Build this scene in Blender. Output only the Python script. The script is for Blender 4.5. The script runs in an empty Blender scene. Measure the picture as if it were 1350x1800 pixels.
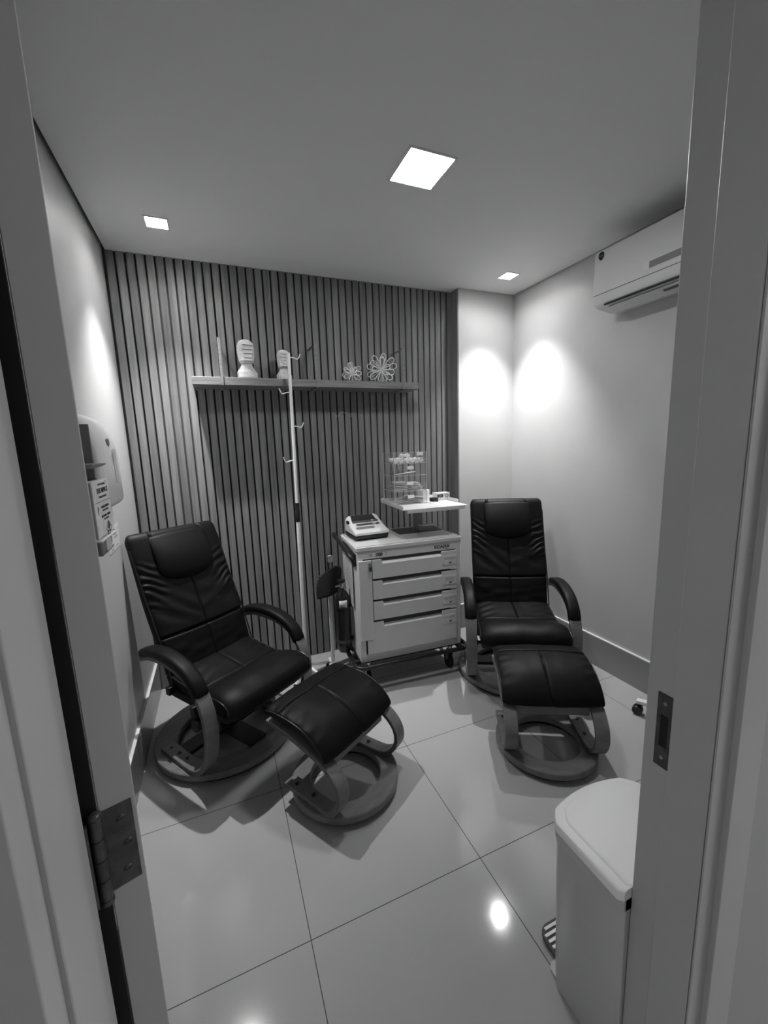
import bpy, bmesh, math, random
from math import sin, cos, pi, radians, sqrt
from mathutils import Vector, Matrix, noise

random.seed(7)
S = bpy.context.scene
COL = S.collection

# ------------------------------------------------------------------ camera
cam_d = bpy.data.cameras.new('camera')
cam = bpy.data.objects.new('camera', cam_d); COL.objects.link(cam)
YAW, PITCH, ROLL, FPX = 0.386338959, 0.161475184, 0.0343763778, 716.7318
fwd = Vector((sin(YAW)*cos(PITCH), cos(YAW)*cos(PITCH), -sin(PITCH)))
rgt = Vector((cos(YAW), -sin(YAW), 0)); dwn = fwd.cross(rgt)
rr = cos(ROLL)*rgt + sin(ROLL)*dwn
dd = -sin(ROLL)*rgt + cos(ROLL)*dwn
M = Matrix((rr, -dd, -fwd)).transposed().to_4x4()
M.translation = Vector((0, 0, 1.5))
cam.matrix_world = M
cam_d.sensor_fit = 'VERTICAL'; cam_d.sensor_height = 36.0; cam_d.lens = FPX/1800*36
cam_d.clip_start = 0.02
S.camera = cam
S.cycles.transparent_max_bounces = 32

# ------------------------------------------------------------------ view / world / light levels
S.view_settings.view_transform = 'Standard'
S.view_settings.look = 'None'
S.view_settings.gamma = 1
S.view_settings.use_curve_mapping = False
S.view_settings.exposure = 2.25
PANEL_E = 20.0        # ceiling panel diffuser radiance
SPOT_W = 31.0         # each recessed downlight
HALL_FILL_E = 16.0          # radiance of the unseen fill lamps added in the hallway
w = bpy.data.worlds.new('world'); S.world = w; w.use_nodes = True
w.node_tree.nodes['Background'].inputs[0].default_value = (0.5, 0.5, 0.5, 1)
w.node_tree.nodes['Background'].inputs[1].default_value = 0.05

# ------------------------------------------------------------------ materials
def mat(name, g, rough=0.5, metal=0.0, coat=0.0, noise_amt=0.0, noise_scale=8.0, bump=0.0, bump_scale=60.0,
        stretch=None, emit=0.0, spec=0.5):
    m = bpy.data.materials.new(name); m.use_nodes = True
    nt = m.node_tree; b = nt.nodes['Principled BSDF']
    b.inputs['Base Color'].default_value = (g, g, g, 1)
    b.inputs['Roughness'].default_value = rough
    b.inputs['Metallic'].default_value = metal
    b.inputs['Coat Weight'].default_value = coat
    b.inputs['Coat Roughness'].default_value = 0.05
    b.inputs['Specular IOR Level'].default_value = spec
    if emit:
        b.inputs['Emission Color'].default_value = (1, 1, 1, 1)
        b.inputs['Emission Strength'].default_value = emit
    tc = nt.nodes.new('ShaderNodeTexCoord')
    mp = nt.nodes.new('ShaderNodeMapping'); nt.links.new(tc.outputs['Object'], mp.inputs[0])
    if stretch: mp.inputs['Scale'].default_value = stretch
    n = nt.nodes.new('ShaderNodeTexNoise'); nt.links.new(mp.outputs[0], n.inputs['Vector'])
    n.inputs['Scale'].default_value = noise_scale; n.inputs['Detail'].default_value = 5
    r = nt.nodes.new('ShaderNodeMapRange')
    r.inputs['From Min'].default_value = 0.3; r.inputs['From Max'].default_value = 0.7
    r.inputs['To Min'].default_value = g*(1-noise_amt); r.inputs['To Max'].default_value = g*(1+noise_amt)
    nt.links.new(n.outputs['Fac'], r.inputs['Value'])
    if noise_amt: nt.links.new(r.outputs[0], b.inputs['Base Color'])
    if bump:
        n2 = nt.nodes.new('ShaderNodeTexNoise'); nt.links.new(mp.outputs[0], n2.inputs['Vector'])
        n2.inputs['Scale'].default_value = bump_scale; n2.inputs['Detail'].default_value = 4
        bp = nt.nodes.new('ShaderNodeBump'); bp.inputs['Strength'].default_value = bump
        bp.inputs['Distance'].default_value = 0.002
        nt.links.new(n2.outputs['Fac'], bp.inputs['Height']); nt.links.new(bp.outputs[0], b.inputs['Normal'])
    return m

def slat_mat(name, g, x0, pitch):
    m = mat(name, g, rough=0.55, noise_amt=0.22, noise_scale=5.0, stretch=(14, 14, 0.6), bump=0.06, bump_scale=9)
    nt = m.node_tree; b = nt.nodes['Principled BSDF']
    mr = [n for n in nt.nodes if n.type == 'MAP_RANGE'][0]
    tc = [n for n in nt.nodes if n.type == 'TEX_COORD'][0]
    sp = nt.nodes.new('ShaderNodeSeparateXYZ'); nt.links.new(tc.outputs['Object'], sp.inputs[0])
    a = nt.nodes.new('ShaderNodeMath'); a.operation = 'SUBTRACT'; a.inputs[1].default_value = x0; nt.links.new(sp.outputs[0], a.inputs[0])
    d = nt.nodes.new('ShaderNodeMath'); d.operation = 'DIVIDE'; d.inputs[1].default_value = pitch; nt.links.new(a.outputs[0], d.inputs[0])
    f = nt.nodes.new('ShaderNodeMath'); f.operation = 'FLOOR'; nt.links.new(d.outputs[0], f.inputs[0])
    wn = nt.nodes.new('ShaderNodeTexWhiteNoise'); wn.noise_dimensions = '1D'; nt.links.new(f.outputs[0], wn.inputs['W'])
    # each slat is cut from another board: shift the grain and the tone
    mp = [n for n in nt.nodes if n.type == 'MAPPING'][0]
    cx = nt.nodes.new('ShaderNodeCombineXYZ'); mu = nt.nodes.new('ShaderNodeMath'); mu.operation = 'MULTIPLY'; mu.inputs[1].default_value = 37.0
    nt.links.new(wn.outputs['Value'], mu.inputs[0]); nt.links.new(mu.outputs[0], cx.inputs[2]); nt.links.new(mu.outputs[0], cx.inputs[0])
    nt.links.new(cx.outputs[0], mp.inputs['Location'])
    r2 = nt.nodes.new('ShaderNodeMapRange'); r2.inputs['To Min'].default_value = 0.82; r2.inputs['To Max'].default_value = 1.15
    nt.links.new(wn.outputs['Value'], r2.inputs['Value'])
    mm = nt.nodes.new('ShaderNodeMath'); mm.operation = 'MULTIPLY'
    nt.links.new(mr.outputs[0], mm.inputs[0]); nt.links.new(r2.outputs[0], mm.inputs[1]); nt.links.new(mm.outputs[0], b.inputs['Base Color'])
    return m

def floor_mat():
    m = mat('porcelain_tile', 0.42, rough=0.09, noise_amt=0.03, noise_scale=1.5, spec=0.45)
    nt = m.node_tree; b = nt.nodes['Principled BSDF']
    mr = [n for n in nt.nodes if n.type == 'MAP_RANGE'][0]
    tc = [n for n in nt.nodes if n.type == 'TEX_COORD'][0]
    sp = nt.nodes.new('ShaderNodeSeparateXYZ'); nt.links.new(tc.outputs['Object'], sp.inputs[0])
    masks = []
    for ax, off, pit in ((0, 0.1385, 0.6243), (1, 1.0575, 0.6205)):
        a = nt.nodes.new('ShaderNodeMath'); a.operation = 'SUBTRACT'; a.inputs[1].default_value = off - pit/2; nt.links.new(sp.outputs[ax], a.inputs[0])
        d = nt.nodes.new('ShaderNodeMath'); d.operation = 'FLOORED_MODULO'; d.inputs[1].default_value = pit; nt.links.new(a.outputs[0], d.inputs[0])
        e = nt.nodes.new('ShaderNodeMath'); e.operation = 'SUBTRACT'; e.inputs[1].default_value = pit/2; nt.links.new(d.outputs[0], e.inputs[0])
        f = nt.nodes.new('ShaderNodeMath'); f.operation = 'ABSOLUTE'; nt.links.new(e.outputs[0], f.inputs[0])
        l = nt.nodes.new('ShaderNodeMath'); l.operation = 'LESS_THAN'; l.inputs[1].default_value = 0.0014; nt.links.new(f.outputs[0], l.inputs[0])
        masks.append(l)
    mx = nt.nodes.new('ShaderNodeMath'); mx.operation = 'MAXIMUM'
    nt.links.new(masks[0].outputs[0], mx.inputs[0]); nt.links.new(masks[1].outputs[0], mx.inputs[1])
    mix = nt.nodes.new('ShaderNodeMix'); mix.data_type = 'FLOAT'
    nt.links.new(mx.outputs[0], mix.inputs[0]); nt.links.new(mr.outputs[0], mix.inputs[2]); mix.inputs[3].default_value = 0.05
    nt.links.new(mix.outputs[0], b.inputs['Base Color'])
    mix2 = nt.nodes.new('ShaderNodeMix'); mix2.data_type = 'FLOAT'
    nt.links.new(mx.outputs[0], mix2.inputs[0]); mix2.inputs[2].default_value = 0.09; mix2.inputs[3].default_value = 0.6
    nt.links.new(mix2.outputs[0], b.inputs['Roughness'])
    return m

def acrylic_mat(name='clear_acrylic', tint=0.985, haze=0.03):
    m = bpy.data.materials.new(name); m.use_nodes = True
    nt = m.node_tree; nt.nodes.clear()
    o = nt.nodes.new('ShaderNodeOutputMaterial')
    t = nt.nodes.new('ShaderNodeBsdfTransparent'); t.inputs[0].default_value = (tint, tint, tint, 1)
    g = nt.nodes.new('ShaderNodeBsdfGlossy'); g.inputs['Roughness'].default_value = 0.05
    d = nt.nodes.new('ShaderNodeBsdfDiffuse'); d.inputs[0].default_value = (0.8, 0.8, 0.8, 1)
    lw = nt.nodes.new('ShaderNodeLayerWeight'); lw.inputs[0].default_value = 0.5
    pw = nt.nodes.new('ShaderNodeMath'); pw.operation = 'POWER'; pw.inputs[1].default_value = 4.0; nt.links.new(lw.outputs['Facing'], pw.inputs[0])
    fr = nt.nodes.new('ShaderNodeMapRange'); fr.inputs['To Min'].default_value = 0.03; fr.inputs['To Max'].default_value = 0.45
    nt.links.new(pw.outputs[0], fr.inputs['Value'])
    a = nt.nodes.new('ShaderNodeMixShader'); a.inputs[0].default_value = haze
    nt.links.new(t.outputs[0], a.inputs[1]); nt.links.new(d.outputs[0], a.inputs[2])
    b = nt.nodes.new('ShaderNodeMixShader'); nt.links.new(fr.outputs[0], b.inputs[0])
    nt.links.new(a.outputs[0], b.inputs[1]); nt.links.new(g.outputs[0], b.inputs[2]); nt.links.new(b.outputs[0], o.inputs[0])
    return m

M_WALL = mat('wall_paint', 0.54, rough=0.45, noise_amt=0.03, noise_scale=3, bump=0.05, bump_scale=80)
M_CEIL = mat('ceiling_paint', 0.76, rough=0.8)
M_DARKGAP = mat('dark_gap_paint', 0.02, rough=0.9)
M_FLOOR = floor_mat()
SX0, SP = -0.403, 0.04865
M_SLAT = slat_mat('slatted_wood', 0.20, SX0, SP)
M_SHELF = mat('shelf_wood', 0.19, rough=0.5, noise_amt=0.25, noise_scale=6, stretch=(1.2, 14, 14), bump=0.1, bump_scale=12)
M_PLY = mat('bentwood', 0.18, rough=0.4, noise_amt=0.14, noise_scale=14, stretch=(1, 3, 3), bump=0.05)
M_PLYEDGE = mat('ply_edge', 0.10, rough=0.5, noise_amt=0.2, noise_scale=60)
M_LEATHER = mat('black_leather', 0.006, rough=0.48, noise_amt=0.1, noise_scale=12, bump=0.25, bump_scale=260, spec=0.15)
M_PIPING = mat('leather_piping', 0.01, rough=0.35)
M_BLACK = mat('black_plastic', 0.012, rough=0.4)
M_BLACKMAT = mat('black_rubber', 0.006, rough=0.8)
M_CART = mat('cart_enamel', 0.74, rough=0.32, noise_amt=0.02)
M_CARTTOP = mat('cart_top_plastic', 0.70, rough=0.35, noise_amt=0.03)
M_LIP = mat('drawer_lip_lit', 0.9, rough=0.3)  # lips coloured lighter than the cart, as if lit from above
M_SLOT = mat('drawer_slot', 0.07, rough=0.6)
M_WHITE = mat('white_plastic', 0.75, rough=0.3)
M_WHITEMAT = mat('white_paper', 0.88, rough=0.8)
M_PAPER = mat('printed_paper', 0.72, rough=0.7, noise_amt=0.15, noise_scale=40)
M_INK = mat('ink', 0.01, rough=0.6)
M_INKGREY = mat('grey_ink', 0.2, rough=0.6)
M_METAL = mat('steel', 0.45, rough=0.28, metal=1.0, noise_amt=0.1)
M_DMETAL = mat('worn_steel', 0.08, rough=0.42, metal=0.6, noise_amt=0.35, noise_scale=40)
M_POLE = mat('white_enamel', 0.8, rough=0.3)
M_FRAME = mat('door_lacquer', 0.42, rough=0.35, noise_amt=0.02)
M_DOOR = mat('door_edge_lacquer', 0.36, rough=0.45)
M_HALL = mat('hall_paint', 0.40, rough=0.7)
M_BASE = mat('baseboard_tile', 0.30, rough=0.2)
M_BASETOP = mat('baseboard_lit_edge', 0.75, rough=0.4)  # light tone stands for the light caught on the ledge
M_BIN = mat('bin_body_shaded', 0.50, rough=0.3)  # white plastic toned down, the shade on its side put into the colour
M_BINLID = mat('bin_lid', 0.92, rough=0.4)
M_AC = mat('air_conditioner_plastic', 0.72, rough=0.35)
M_HEAD = mat('carved_pale_wood', 0.62, rough=0.7, noise_amt=0.14, noise_scale=30, stretch=(2, 2, 9), bump=0.2, bump_scale=40)
M_GLOW = mat('panel_diffuser', 0.8, emit=PANEL_E)
M_LENS = mat('spot_lens', 0.8, emit=60.0)
M_HALLGLOW = mat('hall_fill_diffuser', 0.8, emit=HALL_FILL_E)
M_HALLDIM = mat('hall_fill_diffuser_dim', 0.8, emit=HALL_FILL_E*0.30)
M_ACRY = acrylic_mat()
M_ACRYEDGE = acrylic_mat('acrylic_edge', 0.8, 0.55)
M_SCREEN = mat('dark_screen', 0.03, rough=0.15)
M_MIDGREY = mat('mid_grey_plastic', 0.22, rough=0.4)
M_BOXSIDE = mat('cardboard_side', 0.42, rough=0.8)

# ------------------------------------------------------------------ builders
def link(o, parent=None):
    COL.objects.link(o)
    if parent is not None: o.parent = parent
    return o

def finish(name, bm, m, parent=None, smooth=40, bevel=0.0, bseg=2, solid=0.0):
    bmesh.ops.recalc_face_normals(bm, faces=bm.faces)
    me = bpy.data.meshes.new(name); bm.to_mesh(me); bm.free()
    for mm in (m if isinstance(m, (list, tuple)) else [m]): me.materials.append(mm)
    if smooth:
        me.polygons.foreach_set('use_smooth', [True]*len(me.polygons))
        me.set_sharp_from_angle(angle=radians(smooth))
    o = bpy.data.objects.new(name, me); link(o, parent)
    if solid:
        md = o.modifiers.new('solid', 'SOLIDIFY'); md.thickness = solid; md.offset = 0
    if bevel:
        md = o.modifiers.new('bevel', 'BEVEL'); md.width = bevel; md.segments = bseg; md.limit_method = 'ANGLE'; md.angle_limit = radians(35)
        md.harden_normals = False
    return o

def box(bm, x0, x1, y0, y1, z0, z1, rot=None, piv=None, mi=0):
    vs = [bm.verts.new(Vector((x, y, z))) for x in (x0, x1) for y in (y0, y1) for z in (z0, z1)]
    for f in ((0, 1, 3, 2), (4, 6, 7, 5), (0, 4, 5, 1), (2, 3, 7, 6), (0, 2, 6, 4), (1, 5, 7, 3)):
        fc = bm.faces.new([vs[i] for i in f]); fc.material_index = mi
    if rot is not None:
        p = Vector(piv) if piv is not None else Vector(((x0+x1)/2, (y0+y1)/2, (z0+z1)/2))
        for v in vs: v.co = rot @ (v.co - p) + p
    return vs

def obox(name, x0, x1, y0, y1, z0, z1, m, parent=None, bevel=0.003, **k):
    bm = bmesh.new(); box(bm, x0, x1, y0, y1, z0, z1, k.get('rot'), k.get('piv'))
    return finish(name, bm, m, parent, bevel=bevel, bseg=k.get('bseg', 2))

def frames(pts):
    out = []; n = len(pts); up = Vector((0.0123, 0.017, 1))
    prev = None
    for i in range(n):
        t = (pts[min(i+1, n-1)] - pts[max(i-1, 0)])
        if t.length < 1e-9: t = Vector((0, 0, 1))
        t.normalize()
        if prev is None:
            a = Vector((1, 0, 0)) if abs(t.x) < 0.8 else Vector((0, 1, 0))
            u = (a - t*a.dot(t)).normalized()
        else:
            u = (prev - t*prev.dot(t)).normalized()
        prev = u; out.append((t, u, t.cross(u)))
    return out

def tube(bm, pts, r, seg=10, cap=True, closed=False):
    pts = [Vector(p) for p in pts]
    if closed: pts = pts + [pts[0], pts[1]]
    fr = frames(pts); rings = []
    for i, (p, (t, u, v)) in enumerate(zip(pts, fr)):
        rad = r[i] if isinstance(r, (list, tuple)) else r
        rings.append([bm.verts.new(p + (u*cos(2*pi*k/seg) + v*sin(2*pi*k/seg))*rad) for k in range(seg)])
    for a, b in zip(rings, rings[1:]):
        for k in range(seg): bm.faces.new((a[k], a[(k+1) % seg], b[(k+1) % seg], b[k]))
    if cap and not closed:
        bm.faces.new(rings[0][::-1]); bm.faces.new(rings[-1])

def lathe(bm, prof, c=(0, 0, 0), seg=48, closed_prof=False, axis='z'):
    rings = []
    for (r, z) in prof:
        ring = []
        for k in range(seg):
            a = 2*pi*k/seg
            if axis == 'z': p = Vector((r*cos(a), r*sin(a), z))
            elif axis == 'y': p = Vector((r*cos(a), z, r*sin(a)))
            else: p = Vector((z, r*cos(a), r*sin(a)))
            ring.append(bm.verts.new(p + Vector(c)))
        rings.append(ring)
    prs = list(zip(rings, rings[1:]))
    if closed_prof: prs.append((rings[-1], rings[0]))
    for a, b in prs:
        for k in range(seg): bm.faces.new((a[k], a[(k+1) % seg], b[(k+1) % seg], b[k]))
    if not closed_prof:
        for rg in (rings[0], rings[-1]):
            bm.faces.new(rg)

def catmull(pts, n=8, closed=False):
    P = [Vector(p) for p in pts]; out = []
    N = len(P)
    for i in range(N-1):
        p0 = P[max(i-1, 0)]; p1 = P[i]; p2 = P[i+1]; p3 = P[min(i+2, N-1)]
        for k in range(n):
            t = k/n
            out.append(0.5*((2*p1) + (p2-p0)*t + (2*p0-5*p1+4*p2-p3)*t*t + (3*p1-p0-3*p2+p3)*t**3))
    out.append(P[-1].copy()); return out

def resample(pts, n):
    d = [0.0]
    for a, b in zip(pts, pts[1:]): d.append(d[-1] + (b-a).length)
    out = []; j = 0
    for i in range(n):
        s = d[-1]*i/(n-1)
        while j < len(d)-2 and d[j+1] < s: j += 1
        t = (s-d[j])/max(d[j+1]-d[j], 1e-9); out.append(pts[j].lerp(pts[j+1], min(max(t, 0), 1)))
    return out

def prism(bm, poly, x0, x1, axis='x'):
    """poly in the two other axes, extruded along axis"""
    def P(a, b, t):
        return Vector((t, a, b)) if axis == 'x' else (Vector((a, t, b)) if axis == 'y' else Vector((a, b, t)))
    A = [bm.verts.new(P(a, b, x0)) for a, b in poly]; B = [bm.verts.new(P(a, b, x1)) for a, b in poly]
    n = len(poly)
    for i in range(n): bm.faces.new((A[i], A[(i+1) % n], B[(i+1) % n], B[i]))
    bm.faces.new(A[::-1]); bm.faces.new(B)

def rrect(w, h, r, n=5, cx=0, cy=0):
    out = []
    for (sx, sy, a0) in ((1, 1, 0), (-1, 1, 90), (-1, -1, 180), (1, -1, 270)):
        for k in range(n+1):
            a = radians(a0 + 90*k/n); out.append((cx + sx*(w/2-r) + r*cos(a), cy + sy*(h/2-r) + r*sin(a)))
    return out

def sm(a, b, x):
    t = min(max((x-a)/(b-a), 0), 1); return t*t*(3-2*t)

def cushion(name, path, hw, th, m, parent=None, disp=None, ns=72, nx=52, nb=14, edge=5.0, endr=0.05, rh=0.35, rt=0.9, endr2=None, up=False):
    """padded slab following path [(y,z)] (its upper face) across x; hw, th may be functions of s"""
    pts = resample(catmull([(0, a, b) for a, b in path], 14), ns)
    fr = []
    for i in range(ns):
        t = (pts[min(i+1, ns-1)] - pts[max(i-1, 0)]).normalized(); fr.append(Vector((0, t.z, -t.y)) if up else Vector((0, -t.z, t.y)))
    L = sum((b-a).length for a, b in zip(pts, pts[1:]))
    bm = bmesh.new(); rings = []; endr2 = endr2 or endr
    svals = []
    for i in range(ns):
        s = i/(ns-1)
        H = hw(s) if callable(hw) else hw; T = th(s) if callable(th) else th
        d0 = s*L; d1 = (1-s)*L; k = 1.0; kt = 1.0
        for d, er in ((d0, endr), (d1, endr2)):
            if d < er:
                q = 1-d/er; g = sqrt(max(1-q*q, 0)); k *= (1-rh*(1-g)*er/max(H, .01)*2.0); kt *= (1-rt) + rt*g
        n = fr[i]; c = pts[i] - n*T/2; ring = []
        for j in range(nx+1):
            u = -1 + 2*j/nx; xx = 0.35*u + 0.65*sin(u*pi/2); tt = (max(1-abs(xx)**edge, 0))**(1/edge)
            p = c + n*(T/2)*tt*kt; p.x = xx*H*k
            if disp: p = p + n*disp(xx, s)*min(1, tt*1.3)*kt
            ring.append(bm.verts.new(p))
        for j in range(1, nb):
            u = 1 - 2*j/nb; xx = sin(u*pi/2); tt = (max(1-abs(xx)**edge, 0))**(1/edge)
            p = c - n*(T/2)*tt*kt; p.x = xx*H*k; ring.append(bm.verts.new(p))
        rings.append(ring)
    R = len(rings[0])
    for a, b in zip(rings, rings[1:]):
        for k in range(R): bm.faces.new((a[k], a[(k+1) % R], b[(k+1) % R], b[k]))
    for rg in (rings[0], rings[-1]):
        f = bm.faces.new(rg)
    return finish(name, bm, m, parent, smooth=70)

def groove(d, w=0.006, depth=0.006):
    return -depth*math.exp(-(d/w)**2)

def band(name, prof, thick, xc, wid, m, parent=None, n=90):
    """bentwood strip: prof = outer face [(y,z)], thickness inward, xc(s) its centre across x"""
    pts = resample(catmull([(0, a, b) for a, b in prof], 14), n)
    bm = bmesh.new(); rings = []
    for i in range(n):
        s = i/(n-1); t = (pts[min(i+1, n-1)] - pts[max(i-1, 0)]).normalized(); nn = Vector((0, t.z, -t.y))
        X = xc(s) if callable(xc) else xc; W = wid(s) if callable(wid) else wid
        o = pts[i]; inn = pts[i] + nn*thick; b = 0.0025
        ring = []
        for (x, q) in ((-W/2+b, 0), (W/2-b, 0), (W/2, b), (W/2, thick-b), (W/2-b, thick), (-W/2+b, thick), (-W/2, thick-b), (-W/2, b)):
            p = o + nn*q; ring.append(bm.verts.new(Vector((X + x, p.y, p.z))))
        rings.append(ring)
    for a, c in zip(rings, rings[1:]):
        for k in range(8):
            f = bm.faces.new((a[k], a[(k+1) % 8], c[(k+1) % 8], c[k]))
            if k in (2, 6): f.material_index = 1
    bm.faces.new(rings[0]); bm.faces.new(rings[-1])
    return finish(name, bm, m, parent, smooth=40)

def thing(name, label, cat, loc=(0, 0, 0), rz=0.0, group=None):
    o = bpy.data.objects.new(name, None); COL.objects.link(o); o.empty_display_size = 0.05
    o.location = loc; o.rotation_euler = (0, 0, rz); o['label'] = label; o['category'] = cat
    if group: o['group'] = group
    return o

def tag(o, label, cat, group=None):
    o['label'] = label; o['category'] = cat
    if group: o['group'] = group
    return o

def struct(o):
    o['kind'] = 'structure'; return o

def text_mesh(name, s, size, m, parent, mtx, extrude=0.0004, align='CENTER', sx=1.0, bold=0.0):
    c = bpy.data.curves.new(name, 'FONT'); c.body = s; c.size = size; c.align_x = align; c.align_y = 'CENTER'
    c.extrude = extrude; c.offset = bold
    o = bpy.data.objects.new(name, c); COL.objects.link(o)
    bpy.context.view_layer.update()
    me = bpy.data.meshes.new_from_object(o.evaluated_get(bpy.context.evaluated_depsgraph_get()))
    bpy.data.objects.remove(o); bpy.data.curves.remove(c)
    me.transform(mtx @ Matrix.Diagonal((sx, 1, 1, 1))); me.materials.clear(); me.materials.append(m); me.name = name
    ob = bpy.data.objects.new(name, me); link(ob, parent); return ob

def face_mtx(origin, right, up):
    r = Vector(right).normalized(); u = Vector(up).normalized(); n = r.cross(u)
    m = Matrix((r, u, n)).transposed().to_4x4(); m.translation = Vector(origin); return m

# ================================================================== the room
XL, XR, YB, YP, H = -0.463, 2.2385, 2.79, 2.702, 2.60
YF0, YF1 = 0.36, 0.487                     # wall with the doorway
XJL, XJR = -0.168, 0.742                   # doorway faces
bm = bmesh.new(); box(bm, -1.6, 3.0, -1.9, 2.95, -0.08, 0.0); struct(finish('floor', bm, M_FLOOR))

def build_ceiling():
    holes = [(-0.207, -0.100, 2.356, 2.464), (1.889, 1.996, 2.354, 2.462), (0.781, 0.987, 1.535, 1.751)]
    xs = sorted(set([-0.445, 2.229, 1.731] + [h[i] for h in holes for i in (0, 1)]))
    ys = sorted(set([0.487, 2.80, 2.694] + [h[i] for h in holes for i in (2, 3)]))
    bm = bmesh.new()
    for a, b in zip(xs, xs[1:]):
        for c, d in zip(ys, ys[1:]):
            mx, my = (a+b)/2, (c+d)/2
            if any(h[0] < mx < h[1] and h[2] < my < h[3] for h in holes): continue
            if mx > 1.731 and my > 2.694: continue
            vs = [bm.verts.new((x, y, H)) for x, y in ((a, c), (b, c), (b, d), (a, d))]; bm.faces.new(vs)
    bmesh.ops.remove_doubles(bm, verts=bm.verts, dist=1e-5)
    e = [x for x in bm.edges if len(x.link_faces) == 1]
    r = bmesh.ops.extrude_edge_only(bm, edges=e)
    for v in r['geom']:
        if isinstance(v, bmesh.types.BMVert): v.co.z += 0.03
    box(bm, -0.6, 2.35, 0.40, 2.95, 2.70, 2.74, mi=1)
    return struct(finish('ceiling', bm, [M_CEIL, M_DARKGAP], smooth=0))
build_ceiling()
bm = bmesh.new(); box(bm, XL-0.1, XL, YF1, 2.95, 0, 2.70); struct(finish('wall_left', bm, M_WALL, smooth=0))
bm = bmesh.new(); box(bm, XR, XR+0.1, YF1, 2.95, 0, 2.70); struct(finish('wall_right', bm, M_WALL, smooth=0))
bm = bmesh.new(); box(bm, 1.739, XR, YP, 2.95, 0, 2.70); struct(finish('wall_corner_pillar', bm, M_WALL, smooth=0))
# slatted timber wall
bm = bmesh.new()
box(bm, XL, 1.739, YB+0.026, 2.95, 0, 2.70, mi=1)
n0 = -1
for k in range(n0, 44):
    a = SX0 + k*SP + 0.0055; b = a + SP - 0.011
    a = max(a, XL+0.001); b = min(b, 1.728)
    if b - a > 0.01:
        box(bm, a, b, YB, YB+0.027, 0.0, 2.64)
struct(finish('wall_back', bm, [M_SLAT, M_SLOT], smooth=0))
struct(obox('trim_1', 1.7285, 1.738, YP+0.001, YB+0.01, 0, 2.64, M_SLAT, bevel=0.001))
# wall with the doorway
bm = bmesh.new()
box(bm, -1.6, XJL-0.008, YF0, YF1-0.004, 0, 2.70)
box(bm, 0.80, 3.0, YF0+0.006, YF1-0.004, 0, 2.70)
box(bm, XJL-0.008, 0.80, YF0, YF1-0.004, 2.38, 2.70)
struct(finish('wall_front', bm, M_HALL, smooth=0))
# baseboards
def baseboard(name, x0, x1, y0, y1, h=0.2):
    o = obox(name, x0, x1, y0, y1, 0, h-0.006, M_BASE, bevel=0.0)
    struct(o); obox('baseboard_lit_edge', x0, x1, y0, y1, h-0.006, h, M_BASETOP, o, bevel=0.0); return o  # thin top strip painted bright where the ledge catches light
baseboard('baseboard_right', XR-0.014, XR, YF1, YP-0.014, 0.205)
baseboard('baseboard_pillar', 1.742, XR, YP-0.014, YP, 0.205)
baseboard('baseboard_left', XL, XL+0.014, YF1, YB, 0.2)
# hallway that the photograph is taken from
bm = bmesh.new(); box(bm, -1.6, 3.0, -1.9, YF0, 2.62, 2.70); struct(finish('ceiling_hallway', bm, M_HALL, smooth=0))
bm = bmesh.new(); box(bm, -1.7, -1.6, -1.9, YF1, 0, 2.70); struct(finish('wall_hallway_left', bm, M_HALL, smooth=0))
bm = bmesh.new(); box(bm, 3.0, 3.1, -1.9, YF1, 0, 2.70); struct(finish('wall_hallway_right', bm, M_HALL, smooth=0))
bm = bmesh.new(); box(bm, -1.7, 3.1, -2.0, -1.9, 0, 2.70); struct(finish('wall_hallway_back', bm, M_HALL, smooth=0))
# door frame
bm = bmesh.new()
box(bm, XJL-0.03, XJL, 0.395, 0.482, 0, 2.38)
box(bm, XJL-0.03, XJL-0.005, 0.377, 0.395, 0, 2.38)
box(bm, XJL-0.03, XJL-0.001, 0.353, 0.377, 0, 2.38)
lj = struct(finish('trim_2', bm, M_FRAME, bevel=0.0015))
sl_ = obox('gap_shade_strip', XJL-0.02, -0.1595, 0.4975, 0.5005, 0.0, 2.335, M_BLACKMAT, lj, bevel=0); sl_['label'] = 'black strip added to keep the hinge gap dark'  # added strip, its black stands for the unlit space behind the door
bm = bmesh.new()
box(bm, XJR+0.01, XJR+0.06, 0.41, 0.493, 0, 2.38)
box(bm, XJR, XJR+0.03, 0.367, 0.438, 0, 2.38)
box(bm, XJR+0.0015, 0.86, 0.363, 0.3665, 0, 2.38)
box(bm, 0.786, 0.864, 0.353, 0.367, 0, 2.38)
rj = struct(finish('trim_3', bm, M_FRAME, bevel=0.0025))
bm = bmesh.new()
box(bm, XJL, XJR, 0.367, 0.487, 2.35, 2.38); box(bm, XJL-0.03, 0.864, 0.353, 0.367, 2.35, 2.42)
struct(finish('trim_4', bm, M_FRAME, bevel=0.002))
# strike plate in the right frame
def strike_plate():
    x = XJR+0.0095
    bm = bmesh.new()
    y0, y1, z0, z1 = 0.4405, 0.470, 0.862, 1.015
    ys = [y0, 0.4475, 0.4625, y1]; zs = [z0, 0.905, 0.972, z1]
    for i in range(3):
        for j in range(3):
            if i == 1 and j == 1: continue
            box(bm, x-0.0015, x+0.0005, ys[i], ys[i+1], zs[j], zs[j+1])
    bmesh.ops.remove_doubles(bm, verts=bm.verts, dist=1e-5)
    o = finish('strike_plate', bm, M_DMETAL, rj, smooth=0); o['label'] = 'worn metal strike plate'
    obox('latch_hole', x-0.0004, x+0.0008, ys[1], ys[2], zs[1], zs[2], M_BLACKMAT, o, bevel=0)
    for z in (0.882, 0.996):
        bm = bmesh.new(); lathe(bm, [(0.0008, x-0.0022), (0.0035, x-0.002), (0.004, x-0.001)], (0, 0.4555, z), seg=16, axis='x')
        finish('screw', bm, M_METAL, o)
strike_plate()

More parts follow.
